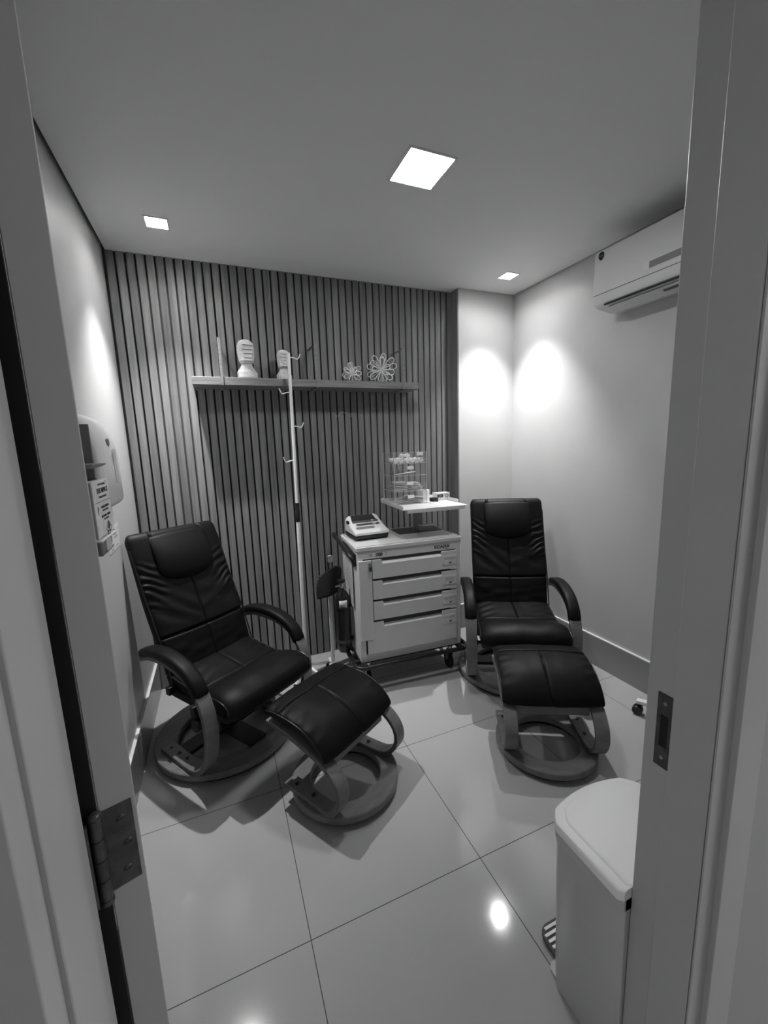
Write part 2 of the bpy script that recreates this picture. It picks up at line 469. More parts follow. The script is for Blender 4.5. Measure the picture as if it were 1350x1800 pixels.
# ------------------------------------------------------------------ the open door and its hinge
AL = radians(17.0)
door = struct(thing('door_1', 'grey door opened into the room, seen edge-on at the left', 'door', (-0.159, 0.50, 0), AL))
# local: x along the door's thickness (towards the right), y along its width
obox('door_panel', 0, 0.0362, 0, 0.90, 0.012, 2.335, M_DOOR, door, bevel=0.0012)
def hinge(zc):
    hz = 0.053
    root = obox('hinge', 0.001, 0.0318, -0.0016, 0.0005, zc-hz, zc+hz, M_DMETAL, door, bevel=0.0004); root['label'] = 'worn steel butt hinge'
    for dz in (-0.034, 0.0, 0.034):
        bm = bmesh.new(); lathe(bm, [(0.0006, -0.0030), (0.0040, -0.0028), (0.0048, -0.0016)], (0.0195 + (0.004 if dz == 0 else 0), 0, zc+dz), seg=20, axis='y')
        s = finish('screw', bm, M_DMETAL, root)
        obox('screw_slot', -0.003+0.0195+(0.004 if dz == 0 else 0), 0.003+0.0195+(0.004 if dz == 0 else 0), -0.0033, -0.0027, zc+dz-0.0006, zc+dz+0.0006, M_INK, root, bevel=0)
    # knuckle in five barrels with ball tips
    cx, cy = -0.0040, -0.0065
    for i in range(4):
        z0 = zc-hz + i*(2*hz/4)
        bm = bmesh.new(); lathe(bm, [(0.0058, z0+0.0006), (0.0063, z0+0.0014), (0.0063, z0+2*hz/4-0.0014), (0.0058, z0+2*hz/4-0.0006)], (cx, cy, 0), seg=24)
        finish('knuckle', bm, M_DMETAL, root)
    for sgn, zz in ((1, zc+hz), (-1, zc-hz)):
        bm = bmesh.new()
        lathe(bm, [(0.006, zz), (0.0070, zz+sgn*0.0015), (0.0070, zz+sgn*0.004), (0.0055, zz+sgn*0.0065), (0.002, zz+sgn*0.0078)], (cx, cy, 0), seg=24)
        finish('pin_tip', bm, M_DMETAL, root)
    text_mesh('engraving', 'Aliança', 0.0068, M_SLOT, root, face_mtx((0.014, -0.0018, zc+0.018), (1, 0, 0.25), (-0.25, 0, 1)), extrude=0.0001)
    obox('hinge_leaf', -0.0145, -0.0118, -0.0150, -0.0005, zc-hz, zc+hz, M_DMETAL, root, bevel=0.0004)
hinge(1.047)
hinge(0.25)

# ------------------------------------------------------------------ lamps
def ceiling_panel():
    t = thing('ceiling_panel_lamp', 'large square glowing light panel flush in the ceiling', 'lamp', (0.884, 1.643, H))
    bm = bmesh.new()
    for (a, b, c, d) in ((-0.104, 0.104, -0.109, -0.1), (-0.104, 0.104, 0.1, 0.109), (-0.104, -0.095, -0.1, 0.1), (0.095, 0.104, -0.1, 0.1)):
        box(bm, a, b, c, d, -0.004, 0.02)
    finish('frame', bm, M_WHITE, t, bevel=0.001)
    obox('diffuser', -0.095, 0.095, -0.1, 0.1, -0.001, 0.004, M_GLOW, t, bevel=0)
ceiling_panel()
def downlight(x, y, label):
    t = thing('recessed_spotlight', label, 'lamp', (x, y, H), group='square recessed spotlights in the ceiling')
    bm = bmesh.new()
    for (a, b, c, d) in ((-0.055, 0.055, -0.055, -0.046), (-0.055, 0.055, 0.046, 0.055), (-0.055, -0.046, -0.046, 0.046), (0.046, 0.055, -0.046, 0.046)):
        box(bm, a, b, c, d, -0.004, 0.0)
    finish('frame', bm, M_WHITE, t, bevel=0.001)
    bm = bmesh.new()
    for (a, b, c, d) in ((-0.052, 0.052, -0.052, -0.046), (-0.052, 0.052, 0.046, 0.052), (-0.052, -0.046, -0.046, 0.046), (0.046, 0.052, -0.046, 0.046)):
        box(bm, a, b, c, d, 0.0, 0.045)
    box(bm, -0.052, 0.052, -0.052, 0.052, 0.045, 0.049)
    finish('housing', bm, M_WHITE, t, smooth=0)
    bm = bmesh.new(); lathe(bm, [(0.036, 0.046), (0.036, 0.030), (0.028, 0.022), (0.010, 0.020)], seg=32)
    finish('bulb', bm, M_LENS, t)
    ld = bpy.data.lights.new('spot_beam', 'SPOT'); ld.energy = SPOT_W; ld.spot_size = radians(80); ld.spot_blend = 1.0; ld.shadow_soft_size = 0.014
    lo = bpy.data.objects.new('spot_beam', ld); link(lo, t); lo.location = (0, 0, -0.01)
downlight(-0.1535, 2.41, 'square recessed spotlight above the left armchair, by the slatted wall')
downlight(1.9425, 2.408, 'square recessed spotlight in the corner above the right armchair')
def hall_fill_lamp(x, y, label, glow):  # unseen lamps added to brighten the door edge and the jambs
    t = thing('hallway_fill_lamp', label, 'lamp', (x, y, 2.62), group='added hallway fill lamps')
    obox('frame', -0.21, 0.21, -0.21, 0.21, -0.02, 0, M_WHITE, t)
    obox('diffuser', -0.2, 0.2, -0.2, 0.2, -0.026, -0.018, glow, t, bevel=0)
hall_fill_lamp(2.2, -0.20, 'unseen square fill lamp added in the hallway to the right of the doorway', M_HALLGLOW)
hall_fill_lamp(-1.28, 0.0, 'unseen dimmer fill lamp added in the hallway to the left of the doorway', M_HALLDIM)

# ================================================================== recliner armchairs
ARM_PROF = [(0.10, 0.062), (0.00, 0.058), (-0.10, 0.056), (-0.17, 0.064), (-0.235, 0.095), (-0.285, 0.15), (-0.318, 0.22), (-0.336, 0.30),
            (-0.338, 0.36), (-0.328, 0.42), (-0.300, 0.483), (-0.262, 0.530), (-0.20, 0.566), (-0.12, 0.586), (-0.03, 0.592), (0.06, 0.586), (0.145, 0.560)]

def ring_base(parent, r_in, r_out, z0, z1, name='base_ring'):
    bm = bmesh.new(); e = 0.004
    lathe(bm, [(r_in, z0), (r_out, z0), (r_out, z1-e), (r_out-e, z1), (r_in+e, z1), (r_in, z1-e)], seg=96, closed_prof=True)
    b = finish(name, bm, M_PLY, parent)
    bm = bmesh.new(); lathe(bm, [(r_in+0.02, 0.0), (r_out-0.025, 0.0), (r_out-0.025, z0), (r_in+0.02, z0)], seg=72, closed_prof=True)
    finish('swivel_plate', bm, M_BLACKMAT, parent); return b

SEAT = [(0.105, 0.466), (0.04, 0.462), (-0.08, 0.448), (-0.18, 0.440), (-0.27, 0.462), (-0.345, 0.466), (-0.402, 0.444), (-0.424, 0.400)]
def recliner(label, loc, rz):
    t = thing('recliner_armchair', label, 'armchair', loc, rz, 'black leather recliner armchairs')
    ring_base(t, 0.235, 0.345, 0.026, 0.056)
    XA = 0.290; WA = 0.062
    def xc(sg):
        return lambda s: sg*(XA - 0.022*(1-sm(0.0, 0.55, s)))
    for sg in (-1, 1):
        b = band('arm_frame', ARM_PROF, 0.022, xc(sg), WA, [M_PLY, M_PLYEDGE], t)
        for yy in (-0.07, -0.005, 0.06):
            bm = bmesh.new(); lathe(bm, [(0.008, 0.080), (0.008, 0.0835)], (sg*0.268, yy, 0), seg=16); finish('bolt', bm, M_BLACK, b)
        # padded armrest over the rear, upper run of the bent strip
        pad = [(-0.306, 0.478), (-0.292, 0.515), (-0.262, 0.556), (-0.20, 0.598), (-0.12, 0.621), (-0.03, 0.628), (0.06, 0.620), (0.155, 0.592)]
        p = cushion('armrest_pad', pad, 0.0345, 0.046, M_LEATHER, t, ns=44, nx=16, nb=8, edge=3.2, endr=0.02, rh=0.1, rt=0.55)
        for v in p.data.vertices: v.co.x += sg*XA
    # under-seat frame, cross rails
    bm = bmesh.new(); box(bm, -0.262, 0.262, -0.16, -0.13, 0.315, 0.365); box(bm, -0.262, 0.262, 0.03, 0.06, 0.36, 0.40)
    finish('cross_rail', bm, M_BLACK, t, bevel=0.003)
    bm = bmesh.new(); box(bm, -0.17, 0.17, -0.26, 0.04, 0.30, 0.345); box(bm, -0.20, -0.18, -0.30, 0.08, 0.30, 0.37); box(bm, 0.18, 0.20, -0.30, 0.08, 0.30, 0.37)
    finish('seat_mechanism', bm, M_BLACK, t, bevel=0.004)
    bm = bmesh.new(); lathe(bm, [(0.034, 0.05), (0.034, 0.30)], seg=24); finish('swivel_column', bm, M_BLACK, t)
    bm = bmesh.new(); box(bm, -0.27, 0.27, -0.045, 0.045, 0.057, 0.078); box(bm, -0.05, 0.05, -0.25, 0.25, 0.0565, 0.07)
    finish('base_crossbar', bm, M_BLACK, t, bevel=0.003)
    # recline knob on the image-left side
    bm = bmesh.new(); lathe(bm, [(0.010, -0.262), (0.028, -0.262), (0.030, -0.257), (0.030, -0.240), (0.022, -0.236), (0.010, -0.235), (0.010, -0.20)], (0, -0.155, 0.272), seg=28, axis='x')
    k = finish('recline_knob', bm, M_BLACK, t)
    bm = bmesh.new()
    for a in range(6):
        bmr = Matrix.Rotation(pi/3*a, 3, 'X'); box(bm, -0.264, -0.2625, -0.155-0.0012, -0.155+0.0012, 0.272+0.008, 0.272+0.022, bmr, (-0.263, -0.155, 0.272))
    finish('knob_mark', bm, M_METAL, k, smooth=0)
    # seat
    def sd(x, s):
        d = 0.010*(1-abs(x)**3)*sm(0.0, 0.2, s)
        d += groove((s-0.50)*0.62 + 0.018*abs(x)**3, 0.007, 0.015)
        if s < 0.5: d += groove(x*0.26, 0.005, 0.007)*sm(0.5, 0.46, s)
        if abs(x) > 0.35 and s < 0.62: d += 0.003*sin(60*s + 9*x)*sm(0.35, 0.8, abs(x))*sm(0.62, 0.5, s)*0.6
        d += 0.003*noise.noise(Vector((x*3.1, s*5, 2.0)))
        return d
    def sw(s): return 0.234 + 0.012*sm(0.35, 0.8, s)
    seat = cushion('seat_cushion', SEAT + [(-0.418, 0.360)],
                   sw, lambda s: 0.085 + 0.020*sm(0.3, 0.8, s) - 0.050*sm(0.85, 1.0, s), M_LEATHER, t, disp=sd, ns=150, nx=120, edge=4.5, endr=0.03, up=True)
    bm = bmesh.new(); box(bm, -0.235, 0.235, -0.36, 0.07, 0.335, 0.372); finish('seat_pan', bm, M_BLACKMAT, t, bevel=0.01)
    # backrest
    bp = [(0.010, 0.390), (0.030, 0.452), (0.055, 0.535), (0.088, 0.625), (0.130, 0.72), (0.170, 0.81), (0.205, 0.90), (0.235, 0.98), (0.262, 1.05), (0.292, 1.118)]
    def bd(x, s):
        a = abs(x)
        d = 0.012*(1-a**2)
        d += groove((s-0.315)*0.80 + 0.012*(1-a*a)*0.6, 0.006, 0.013)                                   # lumbar seam
        if s < 0.62: d += groove(x*0.24, 0.0055, 0.007)                              # centre seam
        if s > 0.66: d += groove((a-0.56)*0.24, 0.006, 0.009)*sm(0.66, 0.72, s)      # head panel seams
        # gathers beside the head pillow
        m_ = sm(0.42, 0.85, a)*sm(0.46, 0.58, s)*sm(0.84, 0.70, s)
        d += 0.0042*m_*sin(118*(s - 0.16*a) + 4*noise.noise(Vector((x*3, s*9, 0.5))))
        # soft drag folds in the middle panel
        m2 = sm(0.34, 0.42, s)*sm(0.64, 0.50, s)
        d += 0.006*m2*noise.noise(Vector((x*2.2 + s*7, s*11 - abs(x)*3, 1.3)))
        m3 = sm(0.05, 0.12, s)*sm(0.30, 0.2, s)
        d += 0.004*m3*noise.noise(Vector((x*3, s*20, 4.3)))
        return d
    back = cushion('backrest', bp, lambda s: 0.232 + 0.008*sm(0.0, 0.5, s), lambda s: 0.095 - 0.030*sm(0.35, 1.0, s), M_LEATHER, t, disp=bd, ns=200, nx=120,
                   edge=5.5, endr=0.03, endr2=0.045, rh=0.30, rt=0.85)
    # head pillow: the bulging central panel at the top
    pts = resample(catmull([(0, a, b) for a, b in bp], 14), 200)
    sub = [(p.y, p.z) for p in pts[int(200*0.61):194:5]]
    off = []
    for i, (a, b) in enumerate(sub):
        k = i/(len(sub)-1); bul = 0.004 + 0.034*sin(pi*min(1, 0.12+k*0.80))**1.1; off.append((a - bul*0.92, b + bul*0.36))
    off[-1] = (off[-1][0]+0.004, off[-1][1])
    hp = cushion('head_pillow', off, lambda s: 0.148*(1-0.26*(1-sm(0.0, 0.35, s))**1.6)*(1+0.04*s), lambda s: 0.058 - 0.022*s, M_LEATHER, t,
                 disp=lambda x, s: 0.006*(1-x*x), ns=70, nx=48, edge=3.0, endr=0.06, endr2=0.02, rh=0.95, rt=0.95)
    # piping round the edge of the back and of the seat
    P = resample(catmull([(0, a, b) for a, b in bp], 14), 60)
    for sgn in (-1, 1):
        bm = bmesh.new(); line = []
        for i in range(2, 57):
            tt = (P[min(i+1, 59)] - P[i-1]).normalized(); n = Vector((0, -tt.z, tt.y))
            q = P[i] - n*0.016; q.x = sgn*(0.2385 if i < 53 else 0.2385-0.004*(i-52)); line.append(q)
        tube(bm, line, 0.0038, 8); finish('piping', bm, M_PIPING, back)
    sp_ = resample(catmull([(0, a, b) for a, b in SEAT], 14), 50)
    for sgn in (-1, 1):
        bm = bmesh.new(); line = []
        for i in range(1, 49):
            s = i/49*0.93; tt = (sp_[min(i+1, 49)] - sp_[i-1]).normalized(); n = Vector((0, tt.z, -tt.y))
            q = sp_[i] - n*0.022; q.x = sgn*(sw(s)-0.001); line.append(q)
        tube(bm, line, 0.0038, 8); finish('piping', bm, M_PIPING, seat)
    return t

recliner('black leather recliner armchair at the left, beside the white wall with the sharps box', (-0.069, 2.162, 0), 0.607)
recliner('black leather recliner armchair at the right, beside the drawer cart', (1.692, 2.012, 0), -0.505)

OTT_PROF = [(0.16, 0.062), (0.06, 0.058), (-0.03, 0.056), (-0.09, 0.062), (-0.135, 0.088), (-0.165, 0.130), (-0.176, 0.175), (-0.166, 0.222),
            (-0.136, 0.262), (-0.09, 0.292), (-0.03, 0.315), (0.06, 0.338), (0.14, 0.352), (0.235, 0.358)]
def ottoman(label, loc, rz):
    t = thing('footstool', label, 'footstool', loc, rz, 'black leather footstools')
    ring_base(t, 0.157, 0.236, 0.026, 0.056)
    for sg in (-1, 1):
        b = band('leg_frame', OTT_PROF, 0.020, lambda s, sg=sg: sg*(0.196 - 0.012*(1-sm(0, 0.4, s))), 0.060, [M_PLY, M_PLYEDGE], t)
        for yy in (0.10, 0.0):
            bm = bmesh.new(); lathe(bm, [(0.0085, 0.0775), (0.0085, 0.082)], (sg*0.186, yy+0.01, 0), seg=18); finish('bolt', bm, M_BLACK, b)
    bm = bmesh.new(); box(bm, -0.168, 0.168, -0.090, -0.072, 0.242, 0.290); finish('front_rail', bm, M_PLY, t, bevel=0.002)
    bm = bmesh.new(); box(bm, -0.168, 0.168, 0.18, 0.20, 0.30, 0.345); finish('rear_rail', bm, M_PLY, t, bevel=0.002)
    def cd(x, s):
        d = 0.010*(1-abs(x)**2.4)
        d += groove((s-0.27)*0.5 + 0.004*sin(7*x), 0.005, 0.009)
        if s > 0.27: d += groove(x*0.23 + 0.01*sin((s-0.27)*4), 0.0045, 0.006)*sm(0.27, 0.30, s)
        d += 0.0035*sm(0.6, 0.95, abs(x))*sin(46*s + 4*x)*sm(0.95, 0.6, s)*0.5
        d += 0.003*noise.noise(Vector((x*3, s*4, 7.0 + loc[0])))
        return d
    cpath = [(0.228, 0.385), (0.240, 0.405), (0.215, 0.418), (0.15, 0.424), (0.06, 0.420), (-0.01, 0.402), (-0.062, 0.372), (-0.098, 0.338), (-0.113, 0.310), (-0.112, 0.296)]
    c = cushion('cushion', cpath, 0.226, lambda s: 0.050 - 0.016*sm(0.6, 1.0, s) - 0.02*(1-sm(0.0, 0.15, s)), M_LEATHER, t, disp=cd, ns=150, nx=130, edge=5, endr=0.012, rh=0.3, rt=0.7, up=True)
    P = resample(catmull([(0, a, b) for a, b in cpath], 14), 50)
    for sgn in (-1, 1):
        bm = bmesh.new(); line = []
        for i in range(2, 48):
            tt = (P[min(i+1, 49)] - P[i-1]).normalized(); n = Vector((0, tt.z, -tt.y)); q = P[i] - n*0.012; q.x = sgn*0.2245; line.append(q)
        tube(bm, line, 0.0032, 8); finish('piping', bm, M_PIPING, c)
    return t
ottoman('black leather footstool in front of the left armchair', (0.415, 1.590, 0), 0.56)
ottoman('black leather footstool in front of the right armchair', (1.380, 1.384, 0), -0.50)

# ================================================================== drawer cart
CART = (0.717, 2.208, -0.068)
def cw(x, y, z=0.0):
    c, s = cos(CART[2]), sin(CART[2]); return (CART[0] + c*x - s*y, CART[1] + s*x + c*y, z)
def cart():
    t = thing('drawer_cart', 'grey metal medical drawer cart on casters between the two armchairs', 'cart', (CART[0], CART[1], 0), CART[2])
    W, D = 0.682, 0.415
    bm = bmesh.new()
    # carcass: sides, back, bottom, front frame
    box(bm, 0, 0.035, 0, D, 0.19, 0.888); box(bm, W-0.035, W, 0, D, 0.19, 0.888)
    box(bm, 0, W, D-0.02, D, 0.19, 0.888); box(bm, 0, W, 0.02, D, 0.19, 0.21)
    box(bm, 0.03, W-0.03, 0, 0.03, 0.19, 0.238); box(bm, 0.03, W-0.03, 0, 0.03, 0.838, 0.888)
    finish('carcass', bm, M_CART, t, bevel=0.003)
    # top with raised rim and panel division
    bm = bmesh.new(); prism(bm, rrect(W+0.012, D+0.012, 0.012, 4, W/2, D/2), 0.888, 0.915, 'z')
    top = finish('top', bm, M_CARTTOP, t, bevel=0.005, bseg=3)
    bm = bmesh.new()
    for (a, b, c, d) in ((0.012, W-0.012, 0.004, 0.012), (0.004, 0.012, 0.004, D-0.004), (W-0.012, W-0.004, 0.004, D-0.004), (0.012, W-0.012, D-0.012, D-0.004)):
        box(bm, a, b, c, d, 0.914, 0.920)
    for x in (0.325, 0.345): box(bm, x-0.003, x+0.003, 0.03, D-0.02, 0.914, 0.918)
    box(bm, 0.63, 0.636, 0.06, D-0.02, 0.914, 0.918)
    finish('top_rim', bm, M_CARTTOP, top, bevel=0.001)
    # drawers
    rows = [(0.712, 0.832, 'MEDICAÇÕES', ''), (0.582, 0.702, 'PUNÇÃO', 'EQUIPOS'), (0.452, 0.572, 'SOROTERAPIA', ''), (0.242, 0.442, 'MATERIAIS', '')]
    for i, (z0, z1, l1, l2) in enumerate(rows):
        x0, x1 = 0.042 if i == 3 else 0.088, 0.648
        big = (i == 3); drop = 0.022 if big else 0.016
        # front with the handle slot notched in its top edge
        poly = [(x0, z0), (x1, z0), (x1, z1), (0.546, z1), (0.540, z1-drop-0.011), (0.152, z1-drop-0.011), (0.148, z1), (x0+0.0, z1)]
        if not big: poly = [(x0, z0+0.004), (0.60, z0+0.004), (0.606, z0-0.002), (x1, z0-0.002)] + poly[2:]
        bm = bmesh.new(); prism(bm, poly, -0.012, 0.004, 'y'); d = finish('drawer', bm, M_CART, t, bevel=0.0018)
        # sloped lip and dark hand hold behind it
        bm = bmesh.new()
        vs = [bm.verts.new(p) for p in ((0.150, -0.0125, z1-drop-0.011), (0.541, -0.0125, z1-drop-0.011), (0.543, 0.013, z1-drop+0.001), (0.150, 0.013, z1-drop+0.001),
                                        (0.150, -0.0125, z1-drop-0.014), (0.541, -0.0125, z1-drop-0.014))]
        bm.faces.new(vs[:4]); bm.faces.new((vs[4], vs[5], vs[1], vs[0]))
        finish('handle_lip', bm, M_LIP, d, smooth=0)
        obox('drawer_slot', 0.086, 0.650, 0.0135, 0.0165, z1-0.03, z1+0.016, M_SLOT, d, bevel=0)
        # paper label in its holder
        lz = z1-0.028
        obox('label_holder', 0.546, 0.646, -0.0142, -0.012, lz-0.062, lz, M_WHITE, d, bevel=0.0006)
        lab = obox('paper_label', 0.550, 0.643, -0.0150, -0.0142, lz-0.059, lz-0.003, M_PAPER, d, bevel=0)
        mt = face_mtx((0.5965, -0.0153, lz-0.020), (1, 0, 0), (0, 0, 1))
        text_mesh('label_text', l1, 0.0125, M_INKGREY, lab, mt, extrude=0.0001)
        if l2: text_mesh('label_text', l2, 0.0125, M_INKGREY, lab, face_mtx((0.5965, -0.0153, lz-0.032), (1, 0, 0), (0, 0, 1)), extrude=0.0001)
        bm = bmesh.new(); lathe(bm, [(0.005, -0.01535), (0.0052, -0.0151)], (0.598, 0, lz-0.047), seg=14, axis='y')
        lathe(bm, [(0.0035, -0.01535), (0.0036, -0.0151)], (0.607, 0, lz-0.046), seg=12, axis='y'); finish('label_mark', bm, M_INK, lab)
    # inner darkness behind the drawers
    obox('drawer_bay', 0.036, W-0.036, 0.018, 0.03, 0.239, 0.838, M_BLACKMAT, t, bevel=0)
    # side locking bar
    bm = bmesh.new(); prism(bm, [(0.003, 0.336), (0.078, 0.336), (0.083, 0.341), (0.083, 0.834), (0.003, 0.834)], -0.016, 0.0, 'y')
    lb = finish('locking_bar', bm, M_CART, t, bevel=0.002)
    obox('padlock_hasp', 0.064, 0.080, -0.024, -0.016, 0.800, 0.822, M_METAL, lb, bevel=0.002)
    obox('padlock', 0.063, 0.080, -0.034, -0.020, 0.772, 0.800, M_DMETAL, lb, bevel=0.003)
    # writing
    text_mesh('brand_lettering', 'ECAFIX', 0.026, M_INK, t, face_mtx((0.552, -0.0006, 0.862), (1, 0, 0), (0, 0, 1)), sx=1.25, bold=0.0007)
    text_mesh('brand_lettering', 'FUNBEC', 0.007, M_INK, t, face_mtx((0.580, -0.0006, 0.8475), (1, 0, 0), (0, 0, 1)), sx=1.3)
    text_mesh('model_number', '1000', 0.027, M_INK, t, face_mtx((0.135, -0.0006, 0.860), (1, 0, 0), (0, 0, 1)), sx=0.82, bold=0.0011)
    text_mesh('model_number', 'SP', 0.025, M_INKGREY, t, face_mtx((0.084, -0.0006, 0.860), (1, 0, 0), (0, 0, 1)), sx=0.9)
    text_mesh('model_number', 'T', 0.025, M_INKGREY, t, face_mtx((0.180, -0.0006, 0.860), (1, 0, 0), (0, 0, 1)), sx=0.8)
    # push handle at the left
    bm = bmesh.new(); tube(bm, catmull([(-0.002, 0.04, 0.80), (-0.015, 0.03, 0.835), (-0.03, 0.05, 0.858), (-0.036, 0.12, 0.875), (-0.038, 0.30, 0.893), (-0.040, 0.46, 0.905), (-0.030, 0.50, 0.905)], 8), 0.0135, 12)
    finish('push_handle', bm, M_BLACK, t)
    bm = bmesh.new(); prism(bm, [(0.02, 0.800), (0.02, 0.872), (0.34, 0.885), (0.30, 0.855), (0.10, 0.82)], -0.018, 0.0, 'x'); finish('handle_bracket', bm, M_BLACK, t, bevel=0.002)
    # document holder on the left side
    h = obox('document_holder', -0.014, -0.001, 0.075, 0.36, 0.50, 0.835, M_ACRY, t, bevel=0.001)
    obox('document', -0.0105, -0.0085, 0.095, 0.34, 0.515, 0.825, M_PAPER, h, bevel=0)
    bm = bmesh.new()
    for k in range(9): box(bm, -0.0112, -0.0106, 0.115, 0.115 + random.uniform(0.12, 0.20), 0.79-0.02*k, 0.793-0.02*k)
    finish('document_text', bm, M_INKGREY, h, smooth=0)
    # bumper rail round the base
    pts = []
    for (x, y) in rrect(W+0.075, D+0.07, 0.05, 6, W/2, D/2): pts.append((x, y, 0.172))
    bm = bmesh.new(); tube(bm, pts, 0.014, 12, closed=True); finish('bumper', bm, M_BLACK, t)
    bm = bmesh.new()
    for x in (0.0, W-0.03):
        box(bm, x, x+0.03, -0.04, D+0.03, 0.165, 0.19)
    for y in (0.03, D-0.06):
        box(bm, -0.035, W+0.035, y, y+0.03, 0.165, 0.188)
    finish('chassis', bm, M_BLACKMAT, t, bevel=0.002)
    for (x, y) in ((0.055, 0.05), (W-0.055, 0.05), (0.055, D-0.06), (W-0.055, D-0.06)):
        bm = bmesh.new(); lathe(bm, [(0.014, 0.135), (0.016, 0.165)], (x, y, 0), seg=18)
        c = finish('caster_stem', bm, M_METAL, t)
        bm = bmesh.new()
        for dx in (-0.017, 0.014):
            prism(bm, [(y-0.022, 0.135), (y+0.022, 0.135), (y+0.034, 0.060), (y+0.016, 0.045)], x+dx, x+dx+0.003, 'x')
        box(bm, x-0.017, x+0.017, y-0.022, y+0.022, 0.132, 0.137)
        finish('caster_fork', bm, M_METAL, c, bevel=0.001)
        bm = bmesh.new(); lathe(bm, [(0.012, -0.014), (0.046, -0.014), (0.0505, -0.009), (0.0505, 0.009), (0.046, 0.014), (0.012, 0.014)], (x, y+0.02, 0.0505), seg=32, axis='x')
        finish('caster_wheel', bm, M_BLACKMAT, c)
    # column and tray above
    obox('column', 0.482, 0.540, 0.265, 0.303, 0.915, 1.105, M_MIDGREY, t, bevel=0.004)
    bm = bmesh.new(); lathe(bm, [(0.022, 1.082), (0.024, 1.092), (0.022, 1.104)], (0.535, 0.215, 0), seg=20); finish('tray_knob', bm, M_BLACK, t)
    bm = bmesh.new()
    x0, x1, y0, y1, zt = 0.300, 0.742, 0.012, 0.445, 1.108
    box(bm, x0, x1, y0, y1, zt, zt+0.004); box(bm, x0, x0+0.003, y0, y1, zt, zt+0.026); box(bm, x0+0.03, x1-0.02, y0+0.0, y0+0.003, zt-0.020, zt)
    box(bm, x0, x1, y1-0.003, y1, zt, zt+0.026); box(bm, x1-0.003, x1, y0+0.12, y1, zt, zt+0.026)
    finish('tray', bm, M_CARTTOP, t, bevel=0.0012)
    # clear rimmed mat on the rear of the top
    mt = obox('clear_mat', 0.352, 0.664, 0.225, 0.405, 0.9155, 0.918, M_SLOT, t, bevel=0)
    mt['label'] = 'dark smoked mat'
    return t
cart()
cart_inv = None

def monitor():
    c, s = cos(CART[2]+0.09), sin(CART[2]+0.09)
    px, py, _ = cw(0.036, 0.150)
    t = thing('defibrillator', 'white and black medical monitor with a handle on the left end of the drawer cart', 'monitor', (px, py, 0.9205), CART[2]+0.09)
    W = 0.225
    bm = bmesh.new(); prism(bm, [(0.012, 0), (0.19, 0), (0.195, 0.01), (0.195, 0.040), (0.0, 0.034), (0.0, 0.014)], 0.0, W, 'x'); finish('base', bm, M_BLACK, t, bevel=0.006, bseg=3)
    prof = [(-0.006, 0.030), (-0.008, 0.045), (0.004, 0.056), (0.060, 0.076), (0.100, 0.092), (0.178, 0.128), (0.190, 0.128), (0.198, 0.110), (0.198, 0.036)]
    bm = bmesh.new()
    secs = [(-0.003, 0.72), (0.004, 0.88), (0.022, 1.0), (W-0.022, 1.0), (W-0.004, 0.88), (W+0.003, 0.72)]
    rings = []
    for x, k in secs:
        rings.append([bm.verts.new((x, y if k == 1 else 0.095+(y-0.095)*(0.95+0.05*k), 0.030 + (z-0.030)*k)) for y, z in prof])
    n = len(prof)
    for a, b in zip(rings, rings[1:]):
        for k in range(n): bm.faces.new((a[k], a[(k+1) % n], b[(k+1) % n], b[k]))
    bm.faces.new(rings[0]); bm.faces.new(rings[-1]); body = finish('body', bm, M_WHITE, t, bevel=0.003, bseg=2, smooth=50)
    # panels lying on the slope from (0.060,0.076)-(0.178,0.128)
    sl = math.atan2(0.128-0.092, 0.178-0.100)
    def on(yy): return 0.092 + (yy-0.100)*math.tan(sl)
    def slab(name, poly, m, h=0.002, base=0.0):
        bm = bmesh.new(); A = [bm.verts.new((x, y, on(y)+base)) for x, y in poly]; B = [bm.verts.new((x, y, on(y)+base+h)) for x, y in poly]
        k = len(poly)
        for i in range(k): bm.faces.new((A[i], A[(i+1) % k], B[(i+1) % k], B[i]))
        bm.faces.new(A[::-1]); bm.faces.new(B); return finish(name, bm, m, body)
    slab('display', [(0.020, 0.122), (0.190, 0.122), (0.184, 0.177), (0.030, 0.177)], M_SCREEN)
    slab('control_strip', rrect(0.180, 0.020, 0.009, 5, 0.108, 0.110), M_SLOT, 0.002)
    sl2 = math.atan2(0.092-0.076, 0.04)
    def slab2(name, poly, m, h=0.002):
        f = lambda y: 0.076 + (y-0.060)*(0.016/0.04) if y > 0.06 else 0.056 + (y-0.004)*(0.020/0.056)
        bm = bmesh.new(); A = [bm.verts.new((x, y, f(y))) for x, y in poly]; B = [bm.verts.new((x, y, f(y)+h)) for x, y in poly]; k = len(poly)
        for i in range(k): bm.faces.new((A[i], A[(i+1) % k], B[(i+1) % k], B[i]))
        bm.faces.new(A[::-1]); bm.faces.new(B); return finish(name, bm, m, body)
    slab2('key_panel', rrect(0.160, 0.020, 0.009, 5, 0.115, 0.078), M_SLOT)
    slab2('handle_recess', rrect(0.125, 0.026, 0.012, 5, 0.082, 0.040), M_MIDGREY)
    for (x, y) in ((0.158, 0.112), (0.150, 0.076), (0.166, 0.079), (0.158, 0.068)):
        bm = bmesh.new(); lathe(bm, [(0.008 if y > 0.1 else 0.005, 0.0), (0.008 if y > 0.1 else 0.005, 0.005)], (x, y, (on(y) if y > 0.1 else 0.078+(y-0.06)*0.4)), seg=18); finish('button', bm, M_WHITE, body)
    obox('cable_socket', -0.006, 0.004, 0.12, 0.16, 0.085, 0.105, M_BLACK, body, bevel=0.002)
monitor()

